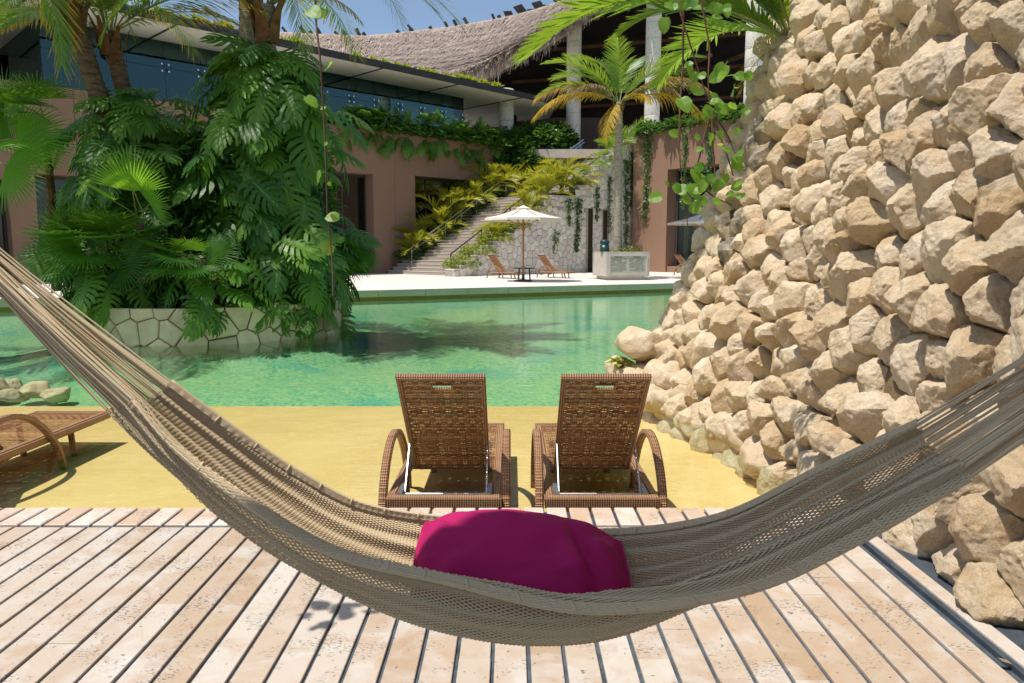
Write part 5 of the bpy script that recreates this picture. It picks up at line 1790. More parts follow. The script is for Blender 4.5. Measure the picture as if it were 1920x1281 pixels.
def make_lounger(label):
    o = thing('sun_lounger', label, 'sun lounger', (0, 0, 0), 0)
    W = 0.69; zf = 0.32
    # frame: two side rails, rear and front rail
    for sx in (-1, 1):
        MB().bbox((sx * (W / 2 - 0.025) - 0.03, 0.062, zf - 0.07), (sx * (W / 2 - 0.025) + 0.03, 1.92, zf), 0.012).build('side_rail', M['wicker'], o)
    MB().bbox((-W / 2 - 0.005, -0.002, zf - 0.075), (W / 2 + 0.005, 0.06, zf + 0.002), 0.012).build('rear_rail', M['wicker'], o)
    MB().bbox((-W / 2 - 0.005, 1.922, zf - 0.07), (W / 2 + 0.005, 1.98, zf), 0.012).build('front_rail', M['wicker'], o)
    # seat
    seat = weave(W - 0.10, 1.28, seed=1).build('seat', None, o, mats=[M['strand'], M['strand2'], M['strand_light'], M['strand_dark']], loc=(0, 0.63, zf - 0.012))
    # backrest leaning towards the rear
    H = 1.04; ang = rad(134.0)
    hinge = V3(0, 0.66, zf - 0.01)
    bw_ = 0.495
    br = weave(bw_, H, hole=(-0.055, 0.055, H - 0.098, H - 0.058), seed=2).build('backrest', None, o, mats=[M['strand'], M['strand2'], M['strand_light'], M['strand_dark']], loc=hinge, rot=(ang, 0, 0))
    fr_ = MB()
    for sx in (-1, 1): fr_.bbox((sx * (bw_ / 2) - 0.014, 0, -0.016), (sx * (bw_ / 2) + 0.014, H, 0.016), 0.006)
    fr_.bbox((-bw_ / 2 - 0.014, H, -0.018), (bw_ / 2 + 0.014, H + 0.032, 0.018), 0.007)
    fr_.bbox((-bw_ / 2 + .014, -0.004, -0.014), (bw_ / 2 - .014, 0.018, 0.014), 0.005)
    fr_.build('backrest_frame', M['wicker'], br)
    hb = MB()
    for a, b in (((-0.065, H - 0.102), (-0.055, H - 0.054)), ((0.055, H - 0.102), (0.065, H - 0.054)), ((-0.055, H - 0.104), (0.055, H - 0.096)), ((-0.055, H - 0.060), (0.055, H - 0.052))):
        hb.box((a[0], a[1], -0.008), (b[0], b[1], 0.008))
    hb.build('hand_hole', M['wicker'], br)
    # metal strut frame that props the backrest
    d = V3(0, math.cos(ang), math.sin(ang))
    for sx in (-1, 1):
        pa = hinge + d * 0.34 + V3(sx * 0.255, 0, 0)
        MB().tube([pa + V3(0, -0.012, -.01), V3(sx * 0.255, 0.16, zf - 0.03)], 0.006, 6).build('strut', M['alu'], o)
        MB().box((sx * 0.275 - 0.014, 0.065, zf - 0.02), (sx * 0.275 + 0.014, 0.27, zf + 0.004)).build('ratchet_bar', M['alu'], o)
    MB().tube([V3(-0.27, 0.16, zf - 0.03), V3(0.27, 0.16, zf - 0.03)], 0.006, 6).build('cross_bar', M['alu'], o)
    # arched arms that are also the legs
    pa = np.array([(0.02, 0.0), (0.045, 0.18), (0.13, 0.37), (0.29, 0.51), (0.50, 0.575), (0.74, 0.54), (0.96, 0.40), (1.12, 0.2), (1.18, 0.0)])
    pp = catmull(pa, 5)
    for sx in (-1, 1):
        m_ = MB()
        rectsweep(m_, [V3(sx * (W / 2 + 0.034), y, z) for y, z in pp], 0.027, 0.020)
        m_.build('arm', M['wicker'], o, True)
        m_ = MB()
        m_.tube([V3(sx * (W / 2 - 0.12), 1.58, 0.0), V3(sx * (W / 2 - 0.12), 1.55, zf - 0.06)], 0.026, 8)
        m_.build('leg', M['wicker'], o, True)
        m_ = MB()
        m_.tube([V3(sx * (W / 2 - 0.1), 0.12, zf - 0.20), V3(sx * (W / 2 - 0.03), 0.70, zf - 0.05)], 0.022, 6)
        m_.build('brace', M['wicker'], o, True)
    return o
L0 = make_lounger('brown wicker lounger standing in the shallow water, left of the near pair')
lg = 'wicker sun loungers'
L0['group'] = lg
L0.location = -0.415, 4.36, -0.30
for (lab, loc, rz) in (('brown wicker lounger standing in the shallow water, right of the near pair', (0.548, 4.36, -0.30), 0.0),
                       ('wicker lounger cut off by the left edge of the picture in the shallow water', (-4.12, 4.85, -0.30), rad(-1)),
                       ('wicker lounger left of the umbrella pole on the far deck', tuple(onz(924, 521, 0.2)), rad(-138)),
                       ('wicker lounger right of the umbrella pole on the far deck', tuple(onz(1017, 520, 0.2)), rad(-138)),
                       ('wicker lounger half hidden by the rock wall under the second umbrella', tuple(onz(1271, 516, 0.2)), rad(-138))):
    c = copy_tree(L0)
    c['label'] = lab
    c.location = loc
    c.rotation_euler = (0, 0, rz)

def make_umbrella(label, loc):
    o = thing('umbrella', label, 'umbrella', loc, 0, 'cream umbrellas on the far deck')
    R = 1.72; zb = 2.62; zt = 3.12
    MB().lathe([(0.38, 0.0), (0.38, 0.06), (0.06, 0.10), (0.06, 0.32)], 16).build('base', M['dark_metal'], o)
    MB().tube([V3(0, 0, 0.1), V3(0, 0, zt)], 0.04, 10).build('pole', M['teak'], o)
    n = 8
    def rim(k, q, dz=0): 
        a = 2 * PI * (k + 0.5) / n
        sag = 0.05 * math.sin(PI * q)
        return V3(math.cos(a) * R * q, math.sin(a) * R * q, lerp(zt, zb, q) - sag + dz)
    for k in range(n):
        L = [rim(k, q) for q in (0.13, 0.4, 0.7, 1.0)]; Rr = [rim(k + 1, q) for q in (0.13, 0.4, 0.7, 1.0)]
        m_ = MB(); m_.strip(L, Rr)
        m_.strip([L[-1], L[-1] - V3(0, 0, 0.09)], [Rr[-1], Rr[-1] - V3(0, 0, 0.09)])
        m_.build('canopy_panel', M['canvas'], o)
    m_ = MB()
    for k in range(n):
        m_.strip([V3(0, 0, zt + 0.07), rim(k, 0.2, 0.045)], [V3(0, 0, zt + 0.07), rim(k + 1, 0.2, 0.045)])
    m_.build('vent_cap', M['canvas'], o)
    for k in range(n):
        rb = MB().tube([rim(k, 0.05, -0.03), rim(k, 0.99, -0.03)], 0.018, 5).build('rib', M['teak'], o)
        MB().tube([V3(0, 0, zb - 0.42) + rim(k, 0.03) * V3(1, 1, 0).length * 0, rim(k, 0.55, -0.04)], 0.016, 5).build('strut', M['teak'], rb)
    MB().lathe([(0.07, zb - 0.5), (0.08, zb - 0.46), (0.08, zb - 0.38), (0.06, zb - 0.34)], 12).build('hub', M['teak'], o)
    return o
make_umbrella('cream canvas umbrella open above the pair of loungers by the stone wall', onz(981, 528, 0.2))
make_umbrella('cream canvas umbrella half hidden behind the rock wall', onz(1316, 521, 0.2))
st_ = thing('side_table', 'small dark low table round the umbrella pole between two loungers', 'table', onz(983, 525, 0.2))
MB().lathe([(0.46, 0.50), (0.47, 0.52), (0.46, 0.54)], 20).build('table_top', M['dark_metal'], st_)
for k in range(4):
    a = PI / 4 + k * PI / 2
    MB().tube([V3(math.cos(a) * .36, math.sin(a) * .36, 0), V3(math.cos(a) * .32, math.sin(a) * .32, 0.5)], 0.03, 6).build('leg', M['dark_metal'], st_)

# concrete planter with the plaque
pl = thing('concrete_planter', 'square pale concrete planter with an inscribed plaque in front of the stone wall', 'planter', PB, rad(11))
w2 = 1.0
MB().box((-0.85, -0.85, 0.0), (0.85, 0.85, 0.16)).build('plinth', M['concrete'], pl)
mb = MB()
mb.bbox((-w2, -w2, 0.161), (w2, w2, 1.20), 0.02)
mb.build('planter_box', M['concrete'], pl)
MB().box((-0.9, -0.9, 1.19), (0.9, 0.9, 1.215)).build('soil', M['soil'], pl)
rimb = MB()
for a, b in (((-w2, -w2), (w2, -w2 + .1)), ((-w2, w2 - .1), (w2, w2)), ((-w2, -w2 + .101), (-w2 + .1, w2 - .101)), ((w2 - .1, -w2 + .101), (w2, w2 - .101))):
    rimb.box((a[0], a[1], 1.2005), (b[0], b[1], 1.25))
rimb.build('planter_rim', M['concrete'], pl)
pq = MB().box((-0.82, -w2 - 0.012, 0.30), (0.84, -w2 - 0.001, 1.06)).build('plaque', M['plaque'], pl)
fr_ = MB()
for a, b in (((-0.88, 0.25), (0.90, 0.30)), ((-0.88, 1.06), (0.90, 1.11)), ((-0.88, .3001), (-0.82, 1.0599)), ((0.84, .3001), (0.90, 1.0599))):
    fr_.box((a[0], -w2 - 0.035, a[1]), (b[0], -w2 - 0.001, b[1]))
fr_.build('plaque_frame', M['concrete'], pq)
tx = MB()
r = random.Random(77)
for cx in (-0.78, 0.06):
    tx.box((cx + 0.16, -w2 - 0.0145, 1.0), (cx + 0.52, -w2 - 0.0125, 1.035))
    for k in range(13):
        z = 0.95 - k * 0.046
        x = cx
        while x < cx + 0.66:
            l = r.uniform(0.03, 0.11)
            if r.random() < 0.9: tx.box((x, -w2 - 0.0145, z), (min(x + l, cx + 0.70), -w2 - 0.0125, z + 0.016))
            x += l + 0.018
        if r.random() < 0.25: continue
tx.build('inscription', M['ink'], pq)
for i in range(3):
    pass
tuft('planter_plants', 'low green and orange bromeliads in the concrete planter', 'plant', PB + V3(0.25, -0.15, 1.22), 0.6, 0.25, 90, 0.22, 0.04, M['shrub_y'], None, 600)
cn = thing('path_light', 'squat dark green lamp standing on the corner of the concrete planter', 'lamp', PB + V3(-0.80, -0.55, 1.25))
MB().lathe([(0.21, 0), (0.215, 0.02), (0.20, 0.30)], 20).build('body', M['green_can'], cn, True)
MB().lathe([(0.15, 0.30), (0.15, 0.36)], 16).build('light_gap', M['ink'], cn)
MB().lathe([(0.205, 0.345), (0.21, 0.36), (0.19, 0.48), (0.14, 0.525), (0.0, 0.535)], 20).build('cap', M['green_can'], cn, True)
for k in range(5):
    a = 2 * PI * k / 5 - 1.4
    MB().box((-0.05, -0.008, 0.10), (0.05, 0.008, 0.16)).build('vent_slot', M['ink'], cn, loc=(math.cos(a) * .203, math.sin(a) * .203, 0), rot=(0, 0, a + PI / 2))
# grey bench block at the left edge of the far deck
bp = onz(-6, 556, 0.2)
bb = thing('stone_bench', 'grey stone block on the far deck at the left edge of the picture', 'bench', bp, rad(26))
MB().bbox((-1.1, -0.3, 0.0), (0.5, 0.3, 0.26), 0.02).build('block', M['alu'] if False else M['concrete'], bb)
MB().bbox((-1.15, -0.35, 0.261), (0.55, 0.35, 0.33), 0.015).build('seat_slab', M['fascia'], bb)

# submerged pale stones at the left
for i, (px, py, Y, rx, rz, lab) in enumerate(((18, 722, 9.9, .24, .10, 'flat pale stone under water at the left, farthest back'), (60, 730, 9.7, .30, .10, 'longest pale stone under water at the left'), (22, 742, 9.3, .25, .09, 'pale stone under water at the left edge, nearest'), (100, 742, 9.6, .2, .09, 'pale greenish stone under water at the right of the sunken pile'), (-20, 735, 9.6, .35, .16, 'pale sunken stone at the very edge of the picture'))):
    P = at(px, py, Y)
    planes = []; ds = []
    for _ in range(12):
        d = V3(random.gauss(0, 1), random.gauss(0, 1), random.gauss(0, 1)).normalized()
        planes.append(d[:]); ds.append(U(.85, 1.05) / math.sqrt((d.x / rx) ** 2 + (d.y / .25) ** 2 + (d.z / rz) ** 2))
    for d in ((1, 0, 0), (-1, 0, 0), (0, 1, 0), (0, -1, 0), (0, 0, 1), (0, 0, -1)):
        planes.append(d); ds.append(rx if d[0] else rz if d[2] else .25)
    Pn = np.array(planes); Dn = np.array(ds)
    for _ in range(8):
        d = V3(random.gauss(0, 1), random.gauss(-.5, 1), random.gauss(.6, 1)).normalized()
        sup = 1.0 / np.max(np.maximum(Pn @ np.array(d), 1e-4) / Dn)
        planes.append(d[:]); ds.append(sup * U(0.72, 0.95))
    Vv, Ff = rock_mesh(planes, ds, 0.4, 90 + i, 1.6, 90, ICO4)
    tag(mk('sunken_stone', Vv, Ff, M['stone_cream'], None, True, loc=(P.x, P.y, min(P.z, -0.33))), lab, 'stone', 'sunken stones at the left')

# ================================================================== HAMMOCK
SS = np.array([0, .1, .22, .35, .5, .62, .75, .88, 1.0])
pF = [(322, 714), (440, 800), (560, 882), (690, 945), (900, 974), (1120, 992), (1340, 966), (1540, 872), (1720, 788)]
pR = [(258, 747), (340, 834), (470, 931), (632, 1022), (850, 1076), (1075, 1114), (1300, 1082), (1535, 985), (1791, 854)]
pN = [(250, 752), (332, 846), (460, 946), (620, 1040), (850, 1098), (1106, 1151), (1390, 1118), (1605, 1024), (1820, 902)]
pB = [(205, 764), (296, 858), (432, 972), (604, 1080), (880, 1176), (1110, 1184), (1330, 1110), (1575, 1000), (1802, 872)]
dep = np.array([1.98, 1.98, 1.98, 1.97, 1.95, 1.90, 1.83, 1.72, 1.60])
dF = np.array([.10, .14, .18, .22, .26, .28, .26, .18, .10])
dR = np.array([-.05, -.10, -.15, -.19, -.22, -.22, -.20, -.14, -.07])
dN = dR + np.array([-.012, -.015, -.018, -.02, -.028, -.045, -.06, -.05, -.03])
dB = np.array([.0, .0, .0, .0, .0, .0, .0, .0, .0])
def curve3(pp, dd):
    P = np.array([at(p[0], p[1], d)[:] for p, d in zip(pp, dep + dd)])
    # smooth interpolation through the stations (natural cubic via Catmull-Rom on uneven knots)
    out = []
    return P
CFp, CRp, CNp, CBp = curve3(pF, dF), curve3(pR, dR), curve3(pN, dN), curve3(pB, dB)
def sp(P, s):
    """monotone-ish cubic Hermite on the station knots, vectorised in s"""
    m = np.zeros_like(P)
    for i in range(len(SS)):
        a = max(i - 1, 0); b = min(i + 1, len(SS) - 1)
        m[i] = (P[b] - P[a]) / (SS[b] - SS[a])
    k = np.clip(np.searchsorted(SS, s, side='right') - 1, 0, len(SS) - 2)
    h = (SS[k + 1] - SS[k])[:, None]; t = ((s - SS[k]) / (SS[k + 1] - SS[k]))[:, None]
    h00 = 2 * t ** 3 - 3 * t ** 2 + 1; h10 = t ** 3 - 2 * t ** 2 + t; h01 = -2 * t ** 3 + 3 * t ** 2; h11 = t ** 3 - t ** 2
    return h00 * P[k] + h10 * h * m[k] + h01 * P[k + 1] + h11 * h * m[k + 1]
NS = 640
s0 = np.linspace(0, 1, 400)
Bl = sp(CBp, s0)
al = np.concatenate([[0], np.cumsum(np.linalg.norm(np.diff(Bl, axis=0), axis=1))])
HL = al[-1]
sv = np.interp(np.linspace(0, HL, NS), al, s0)
Fc, Rc, Nc, Bc = sp(CFp, sv), sp(CRp, sv), sp(CNp, sv), sp(CBp, sv)
def qbez(a, c, b, t):
    return (1 - t)[:, None, None] ** 2 * a[None] + 2 * ((1 - t) * t)[:, None, None] * c[None] + t[:, None, None] ** 2 * b[None]
c1_ = Bc + (Fc - Bc) * np.array([0.80, 0.80, 0.05])
c2_ = Bc + (Rc - Bc) * np.array([0.85, 0.85, 0.12])
ov = Rc - Bc; ov[:, 2] = 0
c3_ = (Rc + Nc) / 2 + np.array([0, -0.012, 0.012])
tt = np.linspace(0, 1, 26)
X = np.concatenate([qbez(Fc, c1_, Bc, tt)[:-1], qbez(Bc, c2_, Rc, tt)[:-1], qbez(Rc, c3_, Nc, np.linspace(0, 1, 10))])   # (K, NS, 3)
NC = 226
seg = np.linalg.norm(np.diff(X, axis=0), axis=2)
arc = np.concatenate([np.zeros((1, NS)), np.cumsum(seg, axis=0)])
tot = arc[-1]
zz = np.arange(NC)
sl_ = np.linspace(0, HL, NS)
lam = 0.0245
endf = np.clip(np.minimum(sl_, HL - sl_) / 0.25, 0, 1)
P = np.zeros((NC, NS, 3))
for j in range(NS):
    t = (zz + 0.5) / NC
    ph = 2 * PI * sl_[j] / lam
    t = t + (0.17 / NC) * np.sin(ph + PI * zz) * (0.3 + 0.7 * endf[j]) + 0.0016 * np.sin(sl_[j] * 9 + zz * 0.37)
    # lengthwise bunching: cords gather in pleats
    t = t + 0.0035 * np.sin(2 * PI * (t * 9 + 0.3 * math.sin(sl_[j] * 2.1))) * (0.5 + 0.5 * (1 - endf[j]))
    t = np.clip(t, 0, 1)
    for c in range(3):
        P[:, j, c] = np.interp(t * tot[j], arc[:, j], X[:, j, c])
# surface frame
Ta = np.gradient(P, axis=0); Ts = np.gradient(P, axis=1)
Ta = np.apply_along_axis(lambda v: np.convolve(v, np.ones(7) / 7, 'same'), 1, Ta) if False else Ta
Ta /= np.linalg.norm(Ta, axis=2, keepdims=True) + 1e-12
Ts /= np.linalg.norm(Ts, axis=2, keepdims=True) + 1e-12
Nn = np.cross(Ta, Ts); Nn /= np.linalg.norm(Nn, axis=2, keepdims=True) + 1e-12
tg_ = (zz + 0.5)[:, None] / NC; sg_ = sl_[None, :]
fold = (0.011 * np.sin(2 * PI * (tg_ * 7.0 + 0.25 * np.sin(sg_ * 2.6))) * (1.0 - 0.55 * endf[None]) + 0.006 * np.sin(2 * PI * (tg_ * 13.0 + 0.4 * np.sin(sg_ * 1.7 + 1))) + 0.004 * np.sin(2 * PI * tg_ * 3 + sg_ * 5.0)
        + 0.0022 * np.sin(2 * PI * sg_ / lam + PI * zz[:, None]))
edgew = np.clip(np.minimum(tg_, 1 - tg_) / 0.05, 0, 1)
P = P + Nn * (fold * (0.25 + 0.75 * edgew))[:, :, None]
spc = tot / NC
rad_ = np.clip(1.0 * spc, 0.0015, 0.0062)
SD = 3
ring_ = []
for k in range(SD):
    a = 2 * PI * k / SD + PI / 4
    ring_.append(P + (Ta * math.cos(a) + Nn * math.sin(a)) * rad_[None, :, None])
Vn = np.stack(ring_, axis=2).reshape(-1, 3)       # index = (i*NS + j)*SD + k
ii, jj, kk = np.meshgrid(np.arange(NC), np.arange(NS - 1), np.arange(SD), indexing='ij')
b0 = (ii * NS + jj) * SD
Fq = np.stack([b0 + kk, b0 + (kk + 1) % SD, b0 + SD + (kk + 1) % SD, b0 + SD + kk], axis=-1).reshape(-1, 4)
HO_ = at(960, 1190, 1.95)
hm = thing('hammock', 'large cream woven cotton hammock slung across the foreground', 'hammock', HO_)
net = mk('woven_bed', Vn - np.array(HO_), Fq, M['cord'], hm, True)
# edge bands
def band(Pn, Pm, wdt, name):
    m_ = MB()
    L, R_ = [], []
    for j in range(0, NS, 2):
        a = Vector(Pn[j]) - HO_
        up = (Vector(Pm[j]) - Vector(Pn[j])).normalized()
        L.append(a + up * 0.002); R_.append(a + up * wdt)
    off = V3(0, -0.006, 0.004)
    nb = 8
    for b in range(nb):
        f = b / (nb - 1)
        m_.tube([L[q].lerp(R_[q], f) + off + (R_[q] - L[q]) * 0.05 * math.sin(q * 1.9 + PI * b) for q in range(len(L))], wdt / nb * 0.72, 4, cap=False)
    # little knots that bind the edge
    for j in range(18, len(L) - 6, 17):
        d = (R_[j] - L[j]).normalized()
        m_.tube([L[j] - d * 0.003 + off * 1.2, R_[j] + d * 0.003 + off * 1.2], 0.0032, 5)
    return m_.build(name, M['cord'], hm, True)
band(P[-1], P[-12], 0.026, 'edge_band')
band(P[0], P[9], 0.018, 'edge_band')
for idx in (0, NC - 1):
    m_ = MB().tube([Vector(P[idx, j]) - HO_ for j in range(0, NS, 3)], 0.0048, 6)
    m_.build('edge_rope', M['cord'], hm, True)
# end strings that gather at the two suspension loops
AL = at(-240, 272, 2.02); AR = V3(1.92, 1.22, 2.06)
def strings(jend, A, n, seed, spread):
    r = random.Random(seed)
    for k in range(n):
        i = int((k + 0.5) * NC / n)
        p = Vector(P[i, jend])
        q = A + V3(r.uniform(-1, 1), r.uniform(-1, 1), r.uniform(-1, 1)) * spread
        # double cord, slightly sagging
        m_ = MB()
        for dd in (0, 1):
            o2 = V3(r.uniform(-1, 1), r.uniform(-1, 1), r.uniform(-1, 1)) * 0.0035 * dd
            pts_ = []
            for q_ in range(9):
                t = q_ / 8
                x = p.lerp(q, t) + o2 * (1 - t)
                x.z -= 0.02 * math.sin(PI * t) * (0.6 + 0.8 * ((k * 7919) % 13) / 13)
                x += V3(1, 0, 0) * 0.003 * math.sin(k * 1.7 + t * 9)
                pts_.append(x - HO_)
            m_.tube(pts_, 0.0023, 5, cap=False)
        m_.build('string', M['cord'], hm, True)
strings(0, AL, 52, 5, 0.012)
strings(NS - 1, AR, 52, 6, 0.012)
POST_L = V3(-3.2, 0.75, 0); POST_R = V3(1.85, 0.6, 0)
for A, Q in ((AL, POST_L + V3(0.08, 0, 2.35)), (AR, POST_R + V3(-0.06, 0.05, 2.3))):
    MB().tube([A - HO_, A.lerp(Q, 0.5) - V3(0, 0, 0.02) - HO_, Q - HO_], 0.011, 8).build('hanging_rope', M['cord'], hm, True)
for Q, lab in ((POST_L, 'round timber post left of the frame that carries the hammock'), (POST_R, 'round timber post right of the frame that carries the hammock')):
    pq_ = thing('timber_post', lab, 'post', Q, 0, 'posts of the hammock shelter')
    MB().lathe([(0.075, 0.0), (0.07, 1.4), (0.06, 4.05)], 14).build('shaft', M['beam'], pq_, True)
    MB().lathe([(0.12, 0.0), (0.12, 0.04), (0.08, 0.06)], 14).build('foot_collar', M['dark_metal'], pq_)

# pillow
def pillow():
    n = 56
    hx, hy, ht = 0.295, 0.195, 0.120
    Vp = []; 
    def prof(u, v):
        e = max(0.0, (1 - abs(u) ** 2.3)) * max(0.0, (1 - abs(v) ** 2.3))
        return e ** 0.56
    def shape(u, v, side):
        pin = 1 - 0.30 * abs(u) ** 2.4
        pin2 = 1 - 0.03 * v * v
        x = hx * u * pin2; y = hy * v * pin
        z = ht * prof(u, v) * side
        # creases running in from the corners and the right-hand edge
        w = 0
        for cx, cy_, f, ph in ((1, -1, 26, 0.0), (1, 1, 22, 1.0), (-1, -1, 20, 2.0), (-1, 1, 24, 0.4)):
            du, dv = u - cx, (v - cy_) * 0.7
            d = math.hypot(du, dv); a = math.atan2(dv, du)
            w += math.sin(a * f * 0.42 + ph + 2.0 * mn.noise(V3(u * 1.5, v * 1.5, ph))) * math.exp(-d * 1.45) * 0.024
        # one deep fold near the right side
        fx = u - (0.52 + 0.22 * (-v))
        w -= 0.034 * math.exp(-(fx * 12) ** 2) * math.exp(-((v + 0.15) * 1.7) ** 2)
        w += 0.020 * math.exp(-((fx + 0.13) * 9) ** 2) * math.exp(-((v + 0.15) * 1.6) ** 2)
        w += 0.014 * mn.noise(V3(u * 2.2 + 4, v * 2.2, 1.0)) + 0.006 * mn.noise(V3(u * 5 + v * 3, v * 4, 2.0)) - 0.010 * abs(mn.noise(V3(u * 3.0 - v * 1.5, v * 3.5 + u, 5.0)))
        return (x, y, z + w * prof(u, v) * (1 if side > 0 else 0.3))
    for side in (1, -1):
        for i in range(n + 1):
            for j in range(n + 1):
                Vp.append(shape(2 * i / n - 1, 2 * j / n - 1, side))
    Fp = []
    m1 = (n + 1) * (n + 1)
    for i in range(n):
        for j in range(n):
            a = i * (n + 1) + j
            Fp.append((a, a + n + 1, a + n + 2, a + 1))
            Fp.append((m1 + a, m1 + a + 1, m1 + a + n + 2, m1 + a + n + 1))
    return Vp, Fp, hx, hy
Vp, Fp, hx, hy = pillow()
PC = at(980, 1064, 2.0)
xq = V3(1, 0.02, -0.11).normalized(); yq = V3(0.03, 0.90, 0.36); yq = (yq - xq * yq.dot(xq)).normalized()
zq = xq.cross(yq)
pil = thing('pillow', 'large magenta cotton pillow lying in the middle of the hammock', 'pillow', PC)
pil.rotation_mode = 'QUATERNION'
pil.rotation_quaternion = Matrix((xq, yq, zq)).transposed().to_quaternion()
mk('cushion', Vp, Fp, M['pillow'], pil, True)
# ruffled flange round the seam
m_ = MB()
loop = []
for k in range(200):
    t = k / 200 * 4
    e_ = int(t); f = 2 * (t - e_) - 1
    u, v = ((f, -1), (1, f), (-f, 1), (-1, -f))[e_]
    loop.append((u, v))
L, R_ = [], []
for k, (u, v) in enumerate(loop + loop[:1]):
    pin = 1 - 0.30 * abs(u) ** 2.4; pin2 = 1 - 0.03 * v * v
    p = V3(hx * u * pin2, hy * v * pin, 0)
    o_ = V3(u if abs(u) > .999 else 0, v if abs(v) > .999 else 0, 0).normalized()
    wv = 0.004 * math.sin(k * 0.5) + (0.004 * math.sin(k * 0.4) if u > 0.98 else 0)
    L.append(p - o_ * 0.004); R_.append(p + o_ * 0.009 + V3(0, 0, wv * 0.6))
m_.strip(L, R_)
m_.build('ruffle', M['pillow'], pil, True)

# ================================================================== ADDED SHADE ROOF AND HANGING VINES
sh_ = thing('added_shade_roof', 'unseen palm thatch roof strip added to shade the hammock', 'roof', (0, -1.5, 3.0))
SHO = V3(0, -1.5, 3.0)
front = [(-4.2, 0.95), (-2.2, 1.0), (-1.9, 1.05), (-1.45, 1.24), (-0.95, 1.44), (1.9, 1.44)]  # added out of view; front edge shaped to shade hammock and pillow
mb = MB()
k = len(front)
for dz in (0, 0.2):
    for x, y in front: mb.v.append(tuple(V3(x, y, 3.9 + dz) - SHO))
    for x, y in front[::-1]: mb.v.append(tuple(V3(x, 0.40, 4.25 + dz) - SHO))
n2 = 2 * k
for i in range(k - 1):
    mb.face(i, i + 1, n2 - 2 - i, n2 - 1 - i)
    mb.face(n2 + n2 - 1 - i, n2 + n2 - 2 - i, n2 + i + 1, n2 + i)
for i in range(n2):
    mb.face(i, n2 + i, n2 + (i + 1) % n2, (i + 1) % n2)
mb.build('thatch_slab', M['thatch'], sh_)
V = []; F = []
for k in range(2500):
    t = rr.random() * (len(front) - 1); i = int(t)
    a = front[i]; b = front[min(i + 1, len(front) - 1)]
    p = V3(lerp(a[0], b[0], t - i), lerp(a[1], b[1], t - i), 3.9 + rr.uniform(0, .2)) - SHO
    d = V3(rr.gauss(0, .2), 0.35, -0.9).normalized(); l = rr.uniform(.05, .16); n = len(V)
    V += [tuple(p - V3(.008, 0, 0)), tuple(p + V3(.008, 0, 0)), tuple(p + d * l)]; F.append((n, n + 1, n + 2))
tag(mk('fringe', V, F, M['thatch'], sh_), kind='stuff')
for y, z in ((0.92, 4.1), (0.6, 4.22)):
    MB().tube([V3(-4.0, y, z - .16) - SHO, V3(1.85, y, z - .16) - SHO], 0.06, 8).build('purlin', M['beam'], sh_)

def round_leaf(seed):
    mb = MB()
    r = random.Random(seed)
    n = 14
    c = len(mb.v)
    Lf, Md, Rt = [], [], []
    for k in range(8):
        t = k / 7
        y = t; w = 0.52 * math.sin(PI * min(1, (t * 0.9 + 0.1))) ** 0.62 * (1 - 0.18 * t) if t < 1 else 0.02
        z = -0.25 * t * t
        Md.append(V3(0, y, z)); Lf.append(V3(-w, y - 0.06 * (1 - t), z + 0.16 * w + 0.03 * math.sin(k * 2))); Rt.append(V3(w, y - 0.06 * (1 - t), z + 0.16 * w))
    mb.strip(Lf, Md); mb.strip(Md, Rt)
    mb.cur = 1
    mb.tube([V3(0, 0, 0), V3(0, -0.28, -0.05)], 0.02, 4, cap=False)
    mb.strip([p + V3(-0.014, 0, 0.006) for p in Md], [p + V3(0.014, 0, 0.006) for p in Md])
    me = bpy.data.meshes.new('round_leaf')
    me.from_pydata(mb.v, [], mb.f)
    me.materials.append(M['grape']); me.materials.append(M['vein'])
    me.polygons.foreach_set('material_index', mb.m)
    me.polygons.foreach_set('use_smooth', [True] * len(me.polygons))
    me.update()
    return me
RL = [round_leaf(1), round_leaf(2)]
def vine(label, Y, stems, leaves, size, seed, r0=0.004):
    """stems: pixel polylines with the radius factor; leaves: (px, py, scale)"""
    r = random.Random(seed)
    p0 = at(stems[0][0][0], stems[0][0][1], Y)
    o = thing('hanging_vine', label, 'vine', p0, 0, None)
    for s_ in stems:
        pts_ = [at(x, y, Y + r.uniform(-.03, .03)) - p0 for x, y in s_]
        q = catmull(np.array([p[:] for p in pts_]), 6)
        MB().tube([Vector(x) for x in q], [r0 * (1.1 - 0.6 * i / len(q)) for i in range(len(q))], 6).build('stem', M['stem'], o, True)
    for (x, y, sc) in leaves:
        pos = at(x, y, Y + r.uniform(-.10, .10)) - p0
        yd = V3(r.gauss(0, 1), r.gauss(0, .5), r.gauss(-0.35, .6))
        zh = V3(r.gauss(0, .5), -1.0, r.uniform(0.1, 1.0))
        s_ = size * sc * r.uniform(.85, 1.15)
        q = orient(yd, zh)
        inst('leaf', RL[r.randrange(2)], o, pos - q @ V3(0, 0.5 * s_, 0), q, s_)
    return o
vine('thin hanging vine with a few round lime leaves in front of the tall philodendron', 2.62, [[(600, -420), (592, -60), (592, 30), (600, 110), (606, 200), (611, 300), (614, 400), (622, 480), (625, 566)]],
     [(588, 22, 1.0), (598, 22, .9), (613, 125, 1.0), (585, 190, 1.1), (595, 335, .9), (622, 407, 1.05), (612, 468, 1.0), (610, 270, .35), (618, 345, .35), (605, 203, .35)], 0.052, 1, 0.0045)
clus = []
rv = random.Random(5)
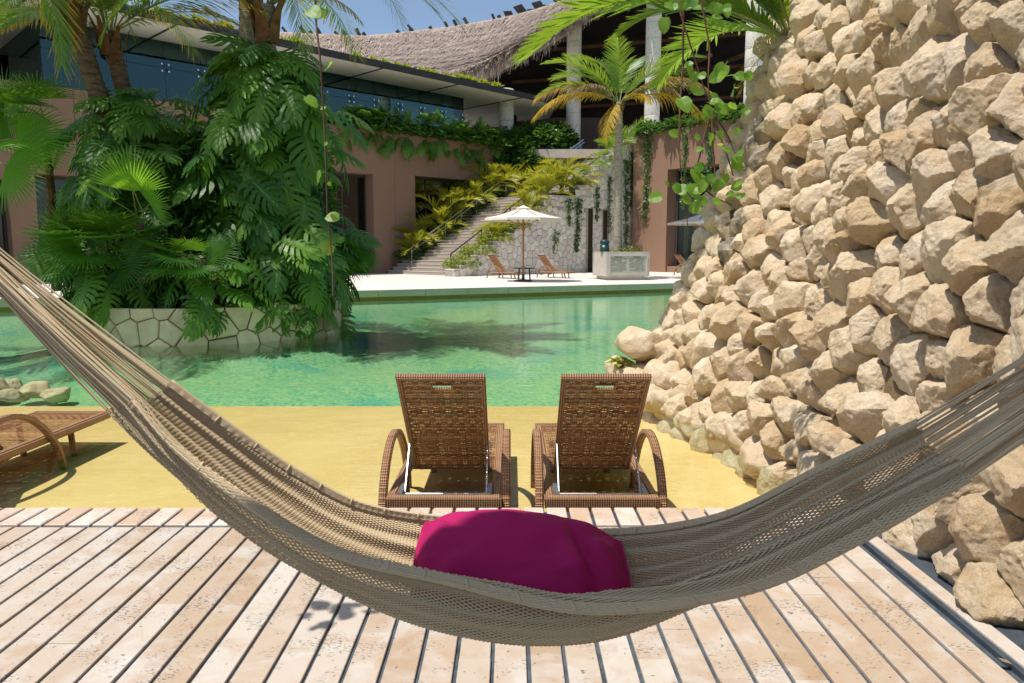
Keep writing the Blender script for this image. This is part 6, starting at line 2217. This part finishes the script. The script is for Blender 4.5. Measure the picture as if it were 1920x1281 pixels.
for (cx, cy_, sx_, sy_, n_, sc) in ((1318, 142, 34, 20, 7, 1.0), (1362, 146, 34, 18, 7, .9), (1340, 200, 36, 16, 10, .95), (1330, 262, 40, 28, 9, .6), (1318, 352, 40, 26, 22, .95), (1370, 320, 20, 24, 6, .8), (1296, 10, 40, 10, 9, .9), (1345, 12, 20, 14, 6, 1.0)):
    for k in range(n_): clus.append((cx + rv.gauss(0, sx_ * .62), cy_ + rv.gauss(0, sy_ * .62), sc * rv.uniform(.7, 1.15)))
clus += [(1263, 250, .8), (1284, 195, 1.2), (1252, 345, .5), (1245, 48, 1.1), (1380, 290, 1.0)]
vine('big hanging vine with round green leaves in front of the palm and terracotta wing', 4.5,
     [[(1240, -260), (1262, -60), (1275, 20), (1290, 70), (1304, 115), (1322, 170), (1335, 200)], [(1300, -260), (1310, -40), (1322, 40), (1330, 90), (1328, 150), (1332, 215)], [(1255, -260), (1278, -40), (1281, 90), (1277, 170), (1274, 230), (1275, 300), (1284, 380), (1290, 425)],
      [(1334, 215), (1322, 250), (1310, 300), (1300, 335)], [(1335, 215), (1336, 270), (1340, 330), (1330, 365)], [(1336, 215), (1352, 260), (1366, 300), (1375, 330)], [(1337, 213), (1362, 250), (1382, 296)], [(1310, 345), (1340, 370), (1372, 384)]],
     clus, 0.078, 2, 0.006)
vine('leafy vine hanging just above the upper edge of the picture', 2.39, [[(-120, -520), (-90, -320), (-70, -220), (-55, -140)]], [(-60 + rv.gauss(0, 42), -185 + rv.gauss(0, 44), rv.uniform(.8, 1.3)) for k in range(13)], 0.07, 3, 0.004)
# small plant rooted in the rocks at the water
vp = at(1164, 684, 8.3)
tuft('water_plant', 'small bright green plant at the foot of the boulders by the water', 'plant', vp, 0.08, 0.08, 26, 0.12, 0.035, M['shrub_y'], None, 700)
tuft('shore_shrub', 'trailing dark foliage behind the top of the island planter', 'shrub', V3(-4.3, 16.0, 0.4), 0.7, 1.0, 500, 0.3, 0.05, M['shrub'], None, 701)

# a curled fallen leaf lying in the drain slot by the rocks
fp = onz(1884, 1243, -0.006)
fl = MB()
fl.strip([V3(0, -0.022, 0.003), V3(-0.010, -0.006, 0.008), V3(-0.011, 0.008, 0.009), V3(0, 0.024, 0.012)], [V3(0, -0.022, 0.003), V3(0, -0.006, 0.003), V3(0, 0.008, 0.003), V3(0, 0.024, 0.012)])
fl.strip([V3(0, -0.022, 0.003), V3(0, -0.006, 0.003), V3(0, 0.008, 0.003), V3(0, 0.024, 0.012)], [V3(0, -0.022, 0.003), V3(0.010, -0.006, 0.008), V3(0.011, 0.008, 0.009), V3(0, 0.024, 0.012)])
tag(fl.build('fallen_leaf', M['dryfrond'], None, True, loc=fp, rot=(0, 0, 0.9)), 'small dry brown leaf lying by the drain slot at the lower right', 'leaf')
